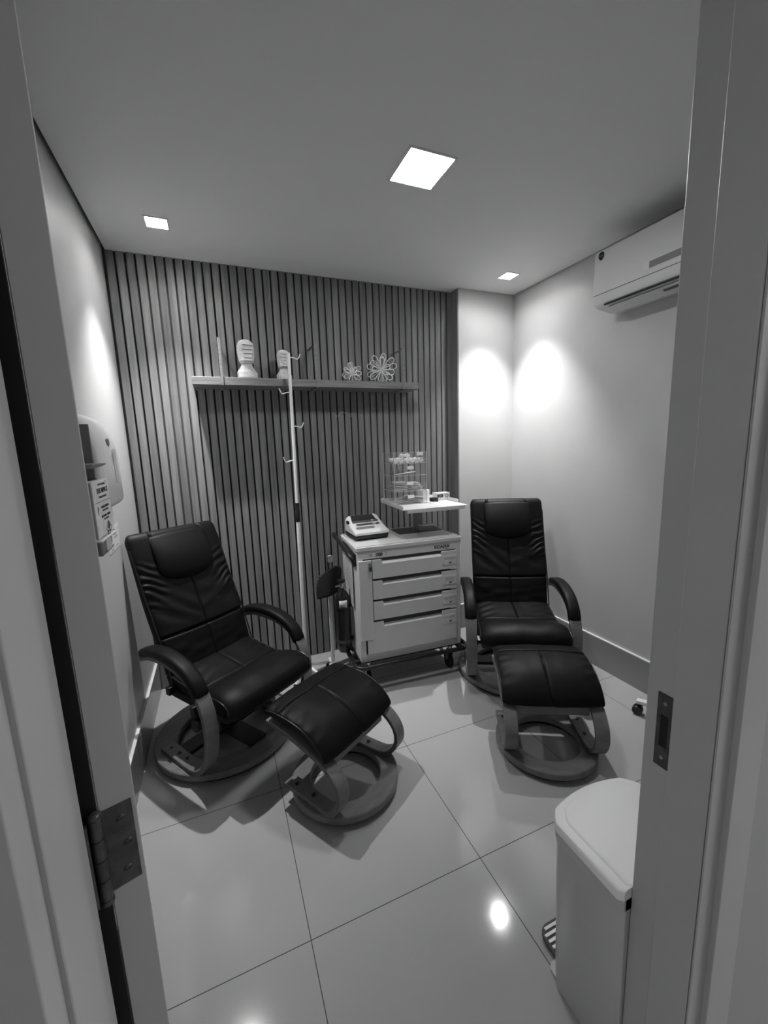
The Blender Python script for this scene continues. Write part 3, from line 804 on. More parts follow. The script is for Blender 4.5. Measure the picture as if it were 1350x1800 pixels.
# clear small holder on the rear of the cart, in front of the column
def clear_holder():
    x, y, _ = cw(0.500, 0.235)
    t = thing('clear_holder', 'small empty clear acrylic holder on the cart top by the column', 'holder', (x, y, 0.9185), CART[2])
    bm = bmesh.new()
    for (a, b, c, d) in ((0, 0.115, 0, 0.002), (0, 0.002, 0, 0.025), (0.113, 0.115, 0, 0.025)): box(bm, a, b, c, d, 0, 0.042)
    finish('walls', bm, M_ACRY, t, smooth=0)
    obox('rim', -0.004, 0.121, -0.004, 0.027, 0.042, 0.044, M_ACRYEDGE, t, bevel=0)
clear_holder()

# ---- acrylic organiser on the tray
OX0, OX1, OY0, OY1, OZ = 0.323, 0.553, 0.215, 0.440, 1.1125
LEV = [OZ, 1.200, 1.301, 1.379, 1.453]
def organiser():
    t = thing('acrylic_organizer', 'clear acrylic organizer with four stacked drawers on the tray above the cart', 'organizer', cw(OX0, OY0, OZ), CART[2])
    W, D = OX1-OX0, OY1-OY0
    bm = bmesh.new(); q = 0.0025
    hh = LEV[-1]-OZ
    for (a, b, c, d) in ((0, q, 0, D), (W-q, W, 0, D), (q, W-q, D-q, D)): box(bm, a, b, c, d, 0, hh)
    finish('case', bm, M_ACRY, t, smooth=0)
    for (x, y) in ((0, 0), (W-0.003, 0), (0, D-0.003)): obox('case_edge', x-0.0005, x+0.0035, y-0.0005, y+0.0035, 0, hh, M_ACRYEDGE, t, bevel=0)
    for i in range(4):
        z0 = LEV[i]-OZ; z1 = LEV[i+1]-OZ
        bm = bmesh.new(); box(bm, 0.003, W-0.003, 0.003, D-0.004, z0, z0+0.002); box(bm, 0.003, W-0.003, 0.0005, 0.003, z0, z1-0.003)
        d = finish('clear_drawer', bm, M_ACRY, t, smooth=0)
        bm = bmesh.new(); box(bm, 0, W, -0.001, 0.002, z0-0.001, z0+0.002); box(bm, -0.001, 0.002, 0, D, z0-0.001, z0+0.002); box(bm, W-0.002, W+0.001, 0, D, z0-0.001, z0+0.002)
        if i == 3: box(bm, 0, W, -0.001, 0.0015, z1-0.0025, z1); box(bm, -0.001, 0.0015, 0, D, z1-0.0025, z1)
        finish('drawer_edge', bm, M_ACRYEDGE, d, smooth=0)
        lx = (0.092, 0.088, 0.093, 0.160)[i]
        obox('sticker', lx, lx+0.045, -0.0022, -0.0012, z0+0.040 if i < 3 else z0+0.050, z0+0.062 if i < 3 else z0+0.072, M_WHITEMAT, d, bevel=0)
organiser()
def o2w(x, y, z): return cw(OX0+x, OY0+y, z)
# gauze rolls in the top drawer
g_me = None
def gauze_mesh():
    bm = bmesh.new(); lathe(bm, [(0.006, -0.021), (0.0145, -0.021), (0.0165, -0.017), (0.0168, 0.0), (0.0165, 0.017), (0.0145, 0.021), (0.006, 0.021), (0.004, 0.018)], seg=20, axis='y')
    for v in bm.verts: v.co += Vector((0, 0, 0)) + Vector([noise.noise(v.co*90+Vector((i*5, 0, 0)))*0.0012 for i in range(3)])
    me = bpy.data.meshes.new('gauze_roll'); bmesh.ops.recalc_face_normals(bm, faces=bm.faces); bm.to_mesh(me); bm.free(); me.materials.append(M_WHITEMAT)
    me.polygons.foreach_set('use_smooth', [True]*len(me.polygons)); me.set_sharp_from_angle(angle=radians(50)); return me
g_me = gauze_mesh()
spots = [(0.025, 0.03, 0), (0.060, 0.035, 0), (0.095, 0.03, 0), (0.130, 0.032, 0), (0.165, 0.03, 0), (0.200, 0.034, 0), (0.030, 0.085, 0), (0.07, 0.09, 0), (0.11, 0.088, 0), (0.15, 0.09, 0),
         (0.075, 0.04, 1), (0.112, 0.045, 1), (0.042, 0.145, 0), (0.09, 0.15, 0)]
for i, (x, y, l) in enumerate(spots):
    o = bpy.data.objects.new('gauze_roll', g_me); COL.objects.link(o)
    o.location = o2w(x, y, LEV[3]+0.0195 + l*0.029); o.rotation_euler = (random.uniform(-.1, .1), random.uniform(0, 3), random.uniform(-0.35, 0.35))
    rowtxt = 'on top of others' if l else ('in the front row' if y < 0.06 else ('in the middle row' if y < 0.12 else 'at the back'))
    same = sorted(a for a, b, c in spots if c == l and (l or (b < 0.06) == (y < 0.06) and (b < 0.12) == (y < 0.12)))
    tag(o, 'white gauze roll %s of top acrylic drawer, %s from the left' % (rowtxt, ('first', 'second', 'third', 'fourth', 'fifth', 'sixth')[same.index(x)]), 'gauze roll', 'gauze rolls in the top acrylic drawer')
def packet(x, y, z, w, d, h, rz, m, label, group=None, tilt=0.0, name='sterile_packet'):
    bm = bmesh.new(); prism(bm, rrect(w, d, 0.004, 3), -h/2, h/2, 'z')
    for v in bm.verts: v.co.z += 0.0012*sin(v.co.x*90)
    o = finish(name, bm, m, bevel=0.0006); o.location = o2w(x, y, z); o.rotation_euler = (0, tilt, CART[2]+rz)
    return tag(o, label, name.split('_')[-1], group)
M_PKT = [mat('packet_film', 0.6, rough=0.3, noise_amt=0.3, noise_scale=50), mat('packet_paper', 0.78, rough=0.6), mat('packet_grey', 0.3, rough=0.35, noise_amt=0.4, noise_scale=70)]
packet(0.100, 0.060, LEV[2]+0.014, 0.150, 0.035, 0.004, 0.16, M_PKT[1], 'long white strip packet in the second drawer of the acrylic organizer', None, -0.08)
for i in range(3):
    bm = bmesh.new(); lathe(bm, [(0.004, 0), (0.011, 0), (0.012, 0.003), (0.012, 0.026), (0.009, 0.031), (0.004, 0.032)], seg=20)
    o = finish('vial', bm, M_PKT[2]); o.location = o2w(0.03+0.036*i, 0.10, LEV[2]+0.0025)
    tag(o, ('left', 'middle', 'right')[i] + ' grey vial of the three standing in the second acrylic drawer from the top', 'vial', 'vials in the second acrylic drawer')
for i in range(5):
    packet(0.055+0.003*(i % 2), 0.07, LEV[1]+0.010+0.0115*i, 0.085, 0.10, 0.006, random.uniform(-.05, .05), M_PKT[(i+1) % 2], ('lowest', 'second lowest', 'middle', 'second highest', 'topmost')[i] + ' flat packet stacked at the left of the third acrylic drawer', 'packets stacked in the third acrylic drawer')
for i in range(5):
    packet(0.165+random.uniform(-.01, .01), 0.07, LEV[1]+0.010+0.0095*i, 0.10-0.012*i, 0.08, 0.005, random.uniform(-.5, .5), M_PKT[i % 2], ('lowest', 'second lowest', 'middle', 'second highest', 'topmost')[i] + ' crumpled white packet heaped at the right of the third acrylic drawer', 'packets heaped in the third acrylic drawer', 0.06)
for i in range(4):
    packet(0.060+0.012*i, 0.06+0.01*i, LEV[0]+0.011+0.010*i, 0.11, 0.03, 0.004, 0.35+0.1*i, M_PKT[(i % 2)], ('lowest', 'second lowest', 'second highest', 'topmost')[i] + ' slim packet lying askew at the left of the bottom acrylic drawer', 'slim packets in the bottom acrylic drawer', -0.10)
for i in range(4):
    packet(0.160+0.006*i, 0.07, LEV[0]+0.011+0.010*i, 0.10, 0.06, 0.005, -0.2+0.15*i, M_PKT[2-(i % 2)], ('lowest', 'second lowest', 'second highest', 'topmost')[i] + ' crinkled packet at the right of the bottom acrylic drawer', 'crinkled packets in the bottom acrylic drawer', 0.1)
# boxes right of the organiser
def carton():
    t = thing('carton', 'white printed cardboard carton with dark label at the right end of the tray', 'box', cw(0.652, 0.27, 1.1125), CART[2]+0.12)
    obox('box_body', 0, 0.105, 0, 0.06, 0, 0.052, M_PAPER, t, bevel=0.001)
    obox('dark_label', 0.004, 0.050, -0.0008, 0, 0.022, 0.042, M_INK, t, bevel=0)
    text_mesh('label_text', 'BOX', 0.011, M_WHITEMAT, t, face_mtx((0.027, -0.001, 0.032), (1, 0, 0), (0, 0, 1)), extrude=0.0001)
    bm = bmesh.new(); tube(bm, [(0.078+0.011*cos(a), -0.0008, 0.032+0.011*sin(a)) for a in [2*pi*k/20 for k in range(20)]], 0.0022, 6, closed=True); finish('round_mark', bm, M_INKGREY, t)
carton()
def small_pile():
    o = obox('tape_box', 0, 0.045, 0, 0.04, 0, 0.030, M_INK, None, bevel=0.002); o.location = cw(0.595, 0.21, 1.1125); o.rotation_euler = (0, 0, 0.2)
    tag(o, 'small black box on the tray in front of the white carton', 'box')
    o = obox('paper_box', 0, 0.060, 0, 0.06, 0, 0.075, M_WHITEMAT, None, bevel=0.002); o.location = cw(0.566, 0.31, 1.1125); o.rotation_euler = (0, 0, CART[2]+0.3)
    tag(o, 'tall white box on the tray between the organizer and the printed carton', 'box')
    o = obox('folded_leaflet', 0, 0.055, 0, 0.05, 0, 0.004, M_WHITEMAT, None, bevel=0.001); o.location = cw(0.566, 0.19, 1.1135); o.rotation_euler = (0, 0.03, 0.1)
    tag(o, 'white folded leaflet lying on the tray beside the organizer', 'leaflet')
small_pile()

# oxygen cylinder strapped to the cart's left side
def cylinder():
    t = thing('gas_cylinder', 'black gas cylinder strapped to the left side of the drawer cart', 'cylinder', (0.668, 2.395, 0.020))
    bm = bmesh.new(); lathe(bm, [(0.018, 0.170), (0.036, 0.178), (0.048, 0.205), (0.0495, 0.24), (0.0495, 0.50), (0.044, 0.545), (0.030, 0.575), (0.014, 0.590), (0.012, 0.605)], seg=36)
    finish('tank', bm, mat('black_gloss', 0.012, rough=0.22), t)
    bm = bmesh.new(); lathe(bm, [(0.012, 0.60), (0.016, 0.605), (0.016, 0.635), (0.010, 0.640)], seg=18); tube(bm, [(0, 0, 0.62), (-0.045, -0.02, 0.622)], 0.006, 10); finish('valve', bm, M_METAL, t)
    bm = bmesh.new(); lathe(bm, [(0.010, 0.64), (0.024, 0.642), (0.024, 0.655), (0.010, 0.657)], seg=20); finish('valve_knob', bm, M_BLACK, t)
    for z in (0.245, 0.475):
        bm = bmesh.new(); lathe(bm, [(0.0500, z), (0.0530, z), (0.0530, z+0.022), (0.0500, z+0.022)], seg=36, closed_prof=True); box(bm, 0.045, 0.062, -0.012, 0.012, z, z+0.022)
        box(bm, -0.03, 0.0, -0.058, -0.050, z+0.004, z+0.018)
        finish('strap', bm, M_BLACK if z > 0.3 else M_DMETAL, t)
    bm = bmesh.new()
    for k in range(6):
        a0 = radians(-128+9*k); a1 = radians(-128+9*(k+1)); r = 0.0540
        vs = [bm.verts.new((r*cos(a), r*sin(a), z)) for a, z in ((a0, 0.487), (a1, 0.487), (a1, 0.535), (a0, 0.535))]; bm.faces.new(vs)
    bmesh.ops.remove_doubles(bm, verts=bm.verts, dist=1e-5)
    finish('paper_tag', bm, M_PAPER, t, solid=0.001)
    obox('cylinder_hook', 0.040, 0.060, -0.015, 0.015, 0.165, 0.180, M_DMETAL, t, bevel=0.002)
cylinder()

# injection arm rest on its white stand
def arm_rest():
    t = thing('injection_arm_rest', 'black curved arm rest on a thin white stand left of the drawer cart', 'arm rest', (0.630, 2.575, 0))
    bm = bmesh.new(); box(bm, -0.011, 0.011, -0.011, 0.011, 0.01, 0.60); finish('pole', bm, M_POLE, t, bevel=0.002)
    bm = bmesh.new(); box(bm, -0.030, 0.012, -0.025, 0.012, 0.0, 0.030); box(bm, -0.012, 0.012, 0.0, 0.10, 0.0, 0.02); finish('foot', bm, M_POLE, t, bevel=0.003)
    # black trough: an arc of a cylinder, tilted
    bm = bmesh.new(); nu, nv = 20, 12; grid = []
    def q2(a, m_, b, t_): return a*(1-t_)**2 + m_*2*t_*(1-t_) + b*t_*t_
    for i in range(nu+1):
        u = i/nu
        bx_, bz_ = q2(-0.086, -0.03, 0.046, u), q2(-0.105, -0.062, -0.078, u)
        tx_, tz_ = q2(-0.070, 0.015, 0.088, u), q2(0.018, 0.170, 0.076, u)
        row = []
        for j in range(nv+1):
            v = j/nv; e_ = 0.010*sin(pi*v)*(1 if u > 0.5 else -1)*abs(2*u-1)
            row.append(bm.verts.new((bx_*(1-v) + tx_*v + e_, 0.055*(1-sin(pi*u)) + 0.02*v, bz_*(1-v) + tz_*v)))
        grid.append(row)
    for i in range(nu):
        for j in range(nv): bm.faces.new((grid[i][j], grid[i+1][j], grid[i+1][j+1], grid[i][j+1]))
    for v in bm.verts: v.co += Vector((-0.004, -0.100, 0.625))
    finish('arm_trough', bm, mat('black_foam', 0.004, rough=0.9), t, solid=0.006)
    bm = bmesh.new(); lathe(bm, [(0.016, 0.56), (0.020, 0.565), (0.020, 0.605), (0.016, 0.61)], seg=18)
    tube(bm, [(0.0, 0, 0.58), (-0.055, -0.02, 0.655)], 0.008, 10); tube(bm, [(0, 0, 0.6), (0.0, -0.02, 0.775)], 0.009, 10)
    c = finish('clamp', bm, M_DMETAL, t)
    for p in ((-0.058, -0.02, 0.66), (-0.078, -0.03, 0.60)):
        bm = bmesh.new(); lathe(bm, [(0.006, -0.012), (0.015, -0.010), (0.015, 0.008), (0.006, 0.012)], p, seg=16, axis='x'); finish('clamp_knob', bm, M_BLACK, c)
    bm = bmesh.new(); prism(bm, rrect(0.04, 0.05, 0.012, 4, 0.012, 0.775), -0.03, -0.012, 'y'); finish('bracket_head', bm, M_METAL, c, bevel=0.003)
arm_rest()

# ================================================================== IV stand
def iv_stand():
    bx, tx, Y = 0.4385, 0.4618, 2.55
    t = thing('iv_stand', 'tall white IV pole with four hooks standing behind the left armchair', 'IV pole', (bx, Y, 0))
    def X(z): return (tx-bx)*z/2.055
    bm = bmesh.new(); tube(bm, [(X(z), 0, z) for z in (0.05, 0.5, 1.06)], 0.0125, 18); finish('lower_tube', bm, M_POLE, t)
    bm = bmesh.new(); tube(bm, [(X(z), 0, z) for z in (1.05, 1.5, 2.06)], 0.0095, 16); finish('upper_tube', bm, M_POLE, t)
    bm = bmesh.new(); tube(bm, [(X(z), 0, z) for z in (1.045, 1.05, 1.10, 1.105, 1.165)], [0.014, 0.0165, 0.0165, 0.0145, 0.0145], 20); finish('locking_collar', bm, M_BLACK, t)
    for z, sg in ((2.035, 1), (1.833, -1), (1.635, 1), (1.428, -1)):
        bm = bmesh.new(); x = X(z)
        tube(bm, catmull([(x, 0, z), (x+sg*0.025, 0, z-0.001), (x+sg*0.045, 0, z-0.008), (x+sg*0.056, -0.003, z-0.004), (x+sg*0.068, -0.006, z+0.022)], 6), 0.0035, 10)
        finish('hook', bm, M_POLE, t)
    for k in range(5):
        a = 2*pi*k/5 + 0.3
        bm = bmesh.new(); tube(bm, [(0.01*cos(a), 0.01*sin(a), 0.075), (0.09*cos(a), 0.09*sin(a), 0.045), (0.165*cos(a), 0.165*sin(a), 0.028)], [0.012, 0.010, 0.008], 10); lg = finish('leg', bm, M_POLE, t)
        bm = bmesh.new(); lathe(bm, [(0.008, 0.0), (0.012, 0.004), (0.012, 0.026), (0.008, 0.030)], (0.165*cos(a), 0.165*sin(a), 0), seg=16); finish('foot', bm, M_BLACK, lg)
iv_stand()

# ================================================================== shelf and what stands on it
SHX0, SHX1, SHY, SHZ = -0.076, 1.349, 2.60, 1.920
def shelf():
    t = thing('wall_shelf', 'long wooden shelf hung on the slatted wall by three straps', 'shelf', (0, 0, 0))
    obox('board', SHX0, SHX1, SHY, YB-0.0005, SHZ-0.044, SHZ, M_SHELF, t, bevel=0.0015)
    for x in (0.083, 0.637, 1.233):
        bm = bmesh.new()
        box(bm, x-0.0075, x+0.0075, SHY-0.005, SHY-0.001, 1.868, 2.137)
        box(bm, x-0.0075, x+0.0075, SHY-0.005, YB-0.001, 2.133, 2.137)
        box(bm, x-0.0075, x+0.0075, SHY-0.005, YB-0.001, 1.868, 1.8755)
        finish('strap_bracket', bm, M_SHELF, t, bevel=0.001)
shelf()

def bust(name, label, x, y, H0, sc, rz):
    t = thing(name, label, 'bust', (x, y, SHZ+0.0005), rz, 'carved wooden busts on the shelf')
    # sections: z, half width, front depth, back depth (front is -y), carved flat like hewn wood
    secs = [(0.0, .058, .030, .040), (.012, .061, .034, .042), (.040, .061, .034, .040), (.056, .048, .026, .034), (.078, .034, .022, .028), (.092, .031, .024, .028),
            (.094, .038, .036, .034), (.104, .045, .046, .042), (.120, .046, .045, .050), (.138, .049, .042, .054), (.150, .050, .043, .056), (.157, .051, .044, .057),
            (.163, .051, .044, .057), (.180, .051, .047, .056), (.190, .050, .049, .055), (.205, .046, .044, .050), (.219, .038, .032, .040), (.228, .020, .016, .022)]
    A = [(-1, 0), (-.82, .62), (-.50, .92), (.0, 1.0), (.50, .92), (.82, .62), (1, 0), (.80, -.65), (.42, -.93), (-.42, -.93), (-.80, -.65)]
    bm = bmesh.new(); rings = []
    for k, (z, w, f, b) in enumerate(secs):
        rings.append([bm.verts.new((w*sc*a, (-f if c > 0 else b)*abs(c)*sc + 0.0012*sin(k*2.3+i), z*sc)) for i, (a, c) in enumerate(A)])
    n = len(A)
    for a, b in zip(rings, rings[1:]):
        for k in range(n): bm.faces.new((a[k], a[(k+1) % n], b[(k+1) % n], b[k]))
    bm.faces.new(rings[0]); bm.faces.new(rings[-1])
    finish('carved_head', bm, M_HEAD, t, smooth=0)
    bm = bmesh.new()
    for z0, z1, w, w2, d in ((.190, .199, .030, .033, -.0485), (.166, .187, .033, .036, -.0455), (.142, .163, .027, .032, -.0435), (.118, .139, .019, .025, -.0445), (.102, .115, .022, .019, -.0450)):
        vs = prism(bm, [(d*sc, z0*sc), ((d-.006)*sc, (z0+.001)*sc), ((d-.003)*sc, z1*sc), (d*sc+.004, z1*sc)], -1, 1, 'x')
        for v in bm.verts:
            if abs(v.co.x) == 1: v.co.x *= (w2 if v.co.z > (z0+z1)/2*sc else w)*sc
    finish('face_plate', bm, M_HEAD, t, smooth=0)
bust('wooden_bust', 'larger carved pale wooden head bust on the shelf, left of the IV pole', 0.232, 2.68, 0.229, 1.0, 0.12)
bust('wooden_bust', 'smaller carved pale wooden head bust on the shelf, partly behind the IV pole', 0.452, 2.685, 0.18, 0.80, 0.12)

def wire_flower(label, x, y, cz, R, npet, seed):
    rnd = random.Random(seed)
    t = thing('wire_flower', label, 'ornament', (x, y, SHZ), 0, 'wire flower ornaments on the shelf')
    # petals: thin double-wire loops radiating from the centre
    for k in range(npet):
        zz = 1 - 2*(k+0.5)/npet; a = k*2.39996 + seed
        d = Vector((sqrt(1-zz*zz)*cos(a), sqrt(1-zz*zz)*sin(a)*0.75, zz)).normalized()
        ln = R*rnd.uniform(0.85, 1.05)
        if d.z < 0: ln = min(ln, (cz-0.004)/max(-d.z, 0.05))
        s = d.cross(Vector((0, 1, 0.2))).normalized()*R*0.17
        c = Vector((0, 0, cz))
        pts = catmull([c, c + d*ln*0.35 + s*0.5, c + d*ln*0.75 + s, c + d*ln*0.96 + s*0.6, c + d*ln, c + d*ln*0.96 - s*0.6, c + d*ln*0.75 - s, c + d*ln*0.35 - s*0.5, c], 5)
        bm = bmesh.new(); tube(bm, pts, 0.0028, 7)
        finish('wire_loop', bm, M_POLE, t)
    bm = bmesh.new(); bmesh.ops.create_icosphere(bm, subdivisions=2, radius=0.008)
    for v in bm.verts: v.co.z += cz
    finish('wire_knot', bm, M_METAL, t)
wire_flower('smaller white wire flower ornament on the shelf', 0.895, 2.68, 0.058, 0.070, 16, 2)
wire_flower('larger white wire flower ornament near the right end of the shelf', 1.108, 2.68, 0.088, 0.108, 20, 5)

# small clear wire hook left on the slats
bm = bmesh.new(); tube(bm, catmull([(0.780, YB-0.006, 1.738), (0.792, YB-0.012, 1.712), (0.815, YB-0.012, 1.715), (0.832, YB-0.008, 1.735), (0.860, YB-0.008, 1.735), (0.880, YB-0.008, 1.728), (0.893, YB-0.012, 1.708), (0.908, YB-0.012, 1.708), (0.914, YB-0.006, 1.732)], 6), 0.0016, 8)
tag(finish('wire_hook', bm, M_ACRYEDGE), 'thin clear wavy wire hook on the slatted wall under the shelf', 'hook')

# ================================================================== things on the left wall
def towel_dispenser():
    t = thing('paper_towel_dispenser', 'white rounded paper towel dispenser on the left wall behind the sharps box', 'dispenser', (XL, 0, 0))
    # profile seen from its end: depth x over height z, rounded shoulder
    y0, y1 = 1.592, 1.90
    prof = [(0.0, 1.270), (0.111, 1.318), (0.121, 1.335), (0.120, 1.46), (0.116, 1.53), (0.108, 1.565), (0.096, 1.595), (0.080, 1.617), (0.060, 1.634), (0.035, 1.645), (0.0, 1.650)]
    bm = bmesh.new(); rings = []
    for yy, k in ((y0, 0.90), (y0+0.012, 0.98), (y0+0.03, 1.0), (y1-0.05, 1.0), (y1-0.02, 0.97), (y1, 0.88)):
        rings.append([bm.verts.new((x*k, yy, 1.45+(z-1.45)*(k if z > 1.45 else 1))) for x, z in prof])
    n = len(prof)
    for a, b in zip(rings, rings[1:]):
        for k in range(n): bm.faces.new((a[k], a[(k+1) % n], b[(k+1) % n], b[k]))
    bm.faces.new(rings[0]); bm.faces.new(rings[-1]); cov = finish('cover', bm, M_WHITE, t, bevel=0.008, bseg=3, smooth=50)
    obox('grey_end_cap', 0.004, 0.100, y0-0.004, y0+0.003, 1.330, 1.600, M_MIDGREY, cov, bevel=0.002)
    bm = bmesh.new(); lathe(bm, [(0.012, 0.110), (0.014, 0.117), (0.010, 0.119)], (0, 1.745, 1.545), seg=24, axis='x'); finish('lock', bm, M_MIDGREY, cov)
    bm = bmesh.new(); prism(bm, rrect(0.045, 0.125, 0.012, 4, 1.790, 1.460), 0.1195, 0.1225, 'x'); finish('level_window', bm, M_ACRYEDGE, cov)
    obox('paper_end', 0.03, 0.075, 1.74, 1.87, 1.245, 1.300, M_WHITEMAT, t, bevel=0.002)
towel_dispenser()
def sharps_box():
    # front face plane x=-0.32 in the room
    t = thing('sharps_container', 'pale cardboard sharps disposal box with hazard diamond on the left wall', 'sharps box', (XL, 0, 0))
    D = 0.133; y0, y1, z0, z1 = 1.388, 1.580, 1.255, 1.425
    bm = bmesh.new(); prism(bm, [(D*0.05, z0+0.002), (D-0.006, z0), (D, z0+0.004), (D, z1), (D*0.05, z1)], y0, y1, 'y')
    b = finish('carton_body', bm, M_PAPER, t, bevel=0.0015)
    obox('carton_side', 0.01, D-0.003, y0-0.0012, y0, z0+0.004, z1-0.004, M_BOXSIDE, b, bevel=0)
    # opening flap on top
    bm = bmesh.new(); prism(bm, [(0.02, z1+0.012), (D-0.010, z1+0.040), (D+0.004, z1+0.046), (D+0.004, z1+0.050), (0.02, z1+0.052)], y0+0.02, y1-0.01, 'y')
    finish('top_flap', bm, M_MIDGREY, b, bevel=0.001)
    obox('drop_opening', 0.03, D-0.02, y0+0.03, y1-0.03, z1, z1+0.003, M_INK, b, bevel=0)
    xf = D+0.0006
    def T(s, size, y, z, m=M_INK, bold=0.0, sx=1.0): text_mesh('box_print', s, size, m, b, face_mtx((xf, y, z), (0, 1, 0), (0, 0, 1)), extrude=0.0002, bold=bold, sx=sx)
    T('COLETOR DE MATERIAL', 0.008, 1.490, 1.413); T('DESCARPACK', 0.021, 1.493, 1.394, bold=0.0003, sx=1.0); T('PERFUROCORTANTES', 0.009, 1.490, 1.375)
    T('ATENÇÃO: MATERIAL', 0.0095, 1.500, 1.344, bold=0.0003); T('PERFUROCORTANTE', 0.0075, 1.500, 1.333); T('INFECTANTE - CUIDADO', 0.0095, 1.500, 1.316, bold=0.0003); T('NÃO REUTILIZAR', 0.0075, 1.500, 1.306)
    bm = bmesh.new()
    box(bm, xf-0.0002, xf+0.0002, y0+0.01, y1-0.004, 1.3605, 1.3618)
    prism(bm, [(1.413, 1.341), (1.419, 1.351), (1.425, 1.341), (1.421, 1.341), (1.421, 1.326), (1.417, 1.326), (1.417, 1.341)], xf-0.0002, xf+0.0002, 'x')
    # hazard diamond outline
    cy, cz, a, c = 1.513, 1.273, 0.036, 0.0255
    P = [(cy, cz+c), (cy+a, cz), (cy, cz-c), (cy-a, cz)]; Q = [(cy, cz+c-0.004), (cy+a-0.006, cz), (cy, cz-c+0.004), (cy-a+0.006, cz)]
    for i in range(4):
        j = (i+1) % 4
        vs = [bm.verts.new((xf, *p)) for p in (P[i], P[j], Q[j], Q[i])]; bm.faces.new(vs)
    # trefoil-like hazard sign
    for k in range(3):
        an = pi/2 + k*2*pi/3; tube(bm, [(xf, cy+0.006*cos(an)+0.0055*cos(2*pi*j/12), cz+0.006+0.006*sin(an)+0.0055*sin(2*pi*j/12)) for j in range(12)], 0.0009, 5, closed=True)
    finish('hazard_print', bm, M_INK, b, smooth=0)
    T('INFECTANTE', 0.006, 1.513, 1.264)
    bm = bmesh.new()
    for k, (z, l) in enumerate([(1.41, .006), (1.40, .006), (1.39, .006), (1.38, .006), (1.355, .02), (1.325, .012), (1.30, .02), (1.278, .02)]): box(bm, D-0.03-l, D-0.03, y0-0.0018, y0-0.0012, z, z+0.003)
    finish('side_print', bm, M_INK, b, smooth=0)
    # white wire cradle
    bm = bmesh.new()
    tube(bm, [(0.0, y0-0.006, z0+0.03), (D+0.006, y0-0.006, z0-0.004), (D+0.006, y1+0.006, z0-0.004), (0.0, y1+0.006, z0+0.03)], 0.003, 8)
    box(bm, 0.0, D+0.004, y0, y1, z0-0.006, z0-0.003); finish('cradle', bm, M_POLE, t)
sharps_box()
def soap():
    t = thing('gel_dispenser', 'small grey and clear dispenser on the left wall under the sharps box', 'dispenser', (XL, 0, 0))
    obox('holder', 0.0, 0.075, 1.655, 1.775, 1.150, 1.225, M_MIDGREY, t, bevel=0.006, bseg=3)
    obox('clear_front', 0.0755, 0.079, 1.700, 1.768, 1.160, 1.220, M_WHITE, t, bevel=0.001)
soap()
def notice():
    t = thing('wall_sticker', 'small printed white sticker with an oval logo on the left wall', 'sticker', (XL, 0, 0))
    obox('sheet', 0.0002, 0.0010, 2.06, 2.29, 1.065, 1.175, M_WHITE, t, bevel=0)
    bm = bmesh.new(); prism(bm, [(2.125+0.020*cos(a), 1.132+0.026*sin(a)) for a in [2*pi*k/20 for k in range(20)]], 0.001, 0.0016, 'x'); finish('oval_logo', bm, M_INKGREY, t)
    bm = bmesh.new()
    for (y0, y1, z, h) in ((2.10, 2.16, 1.090, .010), (2.18, 2.235, 1.135, .004), (2.18, 2.245, 1.122, .004), (2.255, 2.268, 1.150, .007), (2.11, 2.15, 1.074, .004), (2.20, 2.26, 1.080, .002)): box(bm, 0.001, 0.0016, y0, y1, z, z+h)
    finish('print', bm, M_INKGREY, t, smooth=0)
notice()

# ================================================================== air conditioner
def aircon():
    t = thing('air_conditioner', 'white split air conditioner high on the right wall', 'air conditioner', (XR, 0, 0))
    ya, yb = 1.00, 1.795
    P = [(0, 2.50), (-0.17, 2.507), (-0.198, 2.500), (-0.207, 2.48), (-0.2085, 2.278), (-0.2085, 2.274), (-0.208, 2.245), (-0.198, 2.226), (-0.170, 2.213), (-0.06, 2.200), (0, 2.205)]
    bm = bmesh.new(); prism(bm, P, ya, yb, 'y'); body = finish('casing', bm, M_AC, t, bevel=0.004, bseg=3, smooth=50)
    obox('panel_seam', -0.2095, -0.206, ya+0.002, yb-0.004, 2.2735, 2.2765, M_SLOT, body, bevel=0)
    bm = bmesh.new(); box(bm, -0.200, -0.175, ya+0.03, yb-0.065, 2.2155, 2.2235, Matrix.Rotation(radians(-14), 3, 'Y')); finish('air_outlet', bm, M_INK, body, bevel=0.002)
    bm = bmesh.new(); box(bm, -0.172, -0.085, ya+0.03, yb-0.075, 2.198, 2.205, Matrix.Rotation(radians(7), 3, 'Y')); finish('louver', bm, M_AC, body, bevel=0.001)
    obox('swing_vane', -0.150, -0.135, ya+0.10, 1.44, 2.193, 2.198, M_SLOT, body, bevel=0.001)
    bm = bmesh.new(); prism(bm, rrect(0.52, 0.040, 0.010, 4, 1.245, 2.318), -0.2100, -0.2065, 'x'); dp = finish('display_window', bm, M_WHITE, body)
    obox('display_glass', -0.2108, -0.2095, 1.02, 1.475, 2.303, 2.334, M_MIDGREY, dp, bevel=0)
    bm = bmesh.new(); prism(bm, [(1.752+0.017*cos(a)*(1+0.15*sin(a)), 2.469+0.021*sin(a)) for a in [2*pi*k/24 for k in range(24)]], -0.2098, -0.2060, 'x'); lg = finish('oval_badge', bm, M_INK, body)
    text_mesh('badge_lettering', 'Fujitsu', 0.010, M_MIDGREY, lg, face_mtx((-0.2102, 1.752, 2.470), (0, -1, 0), (0, 0, 1)), extrude=0.0002)
aircon()

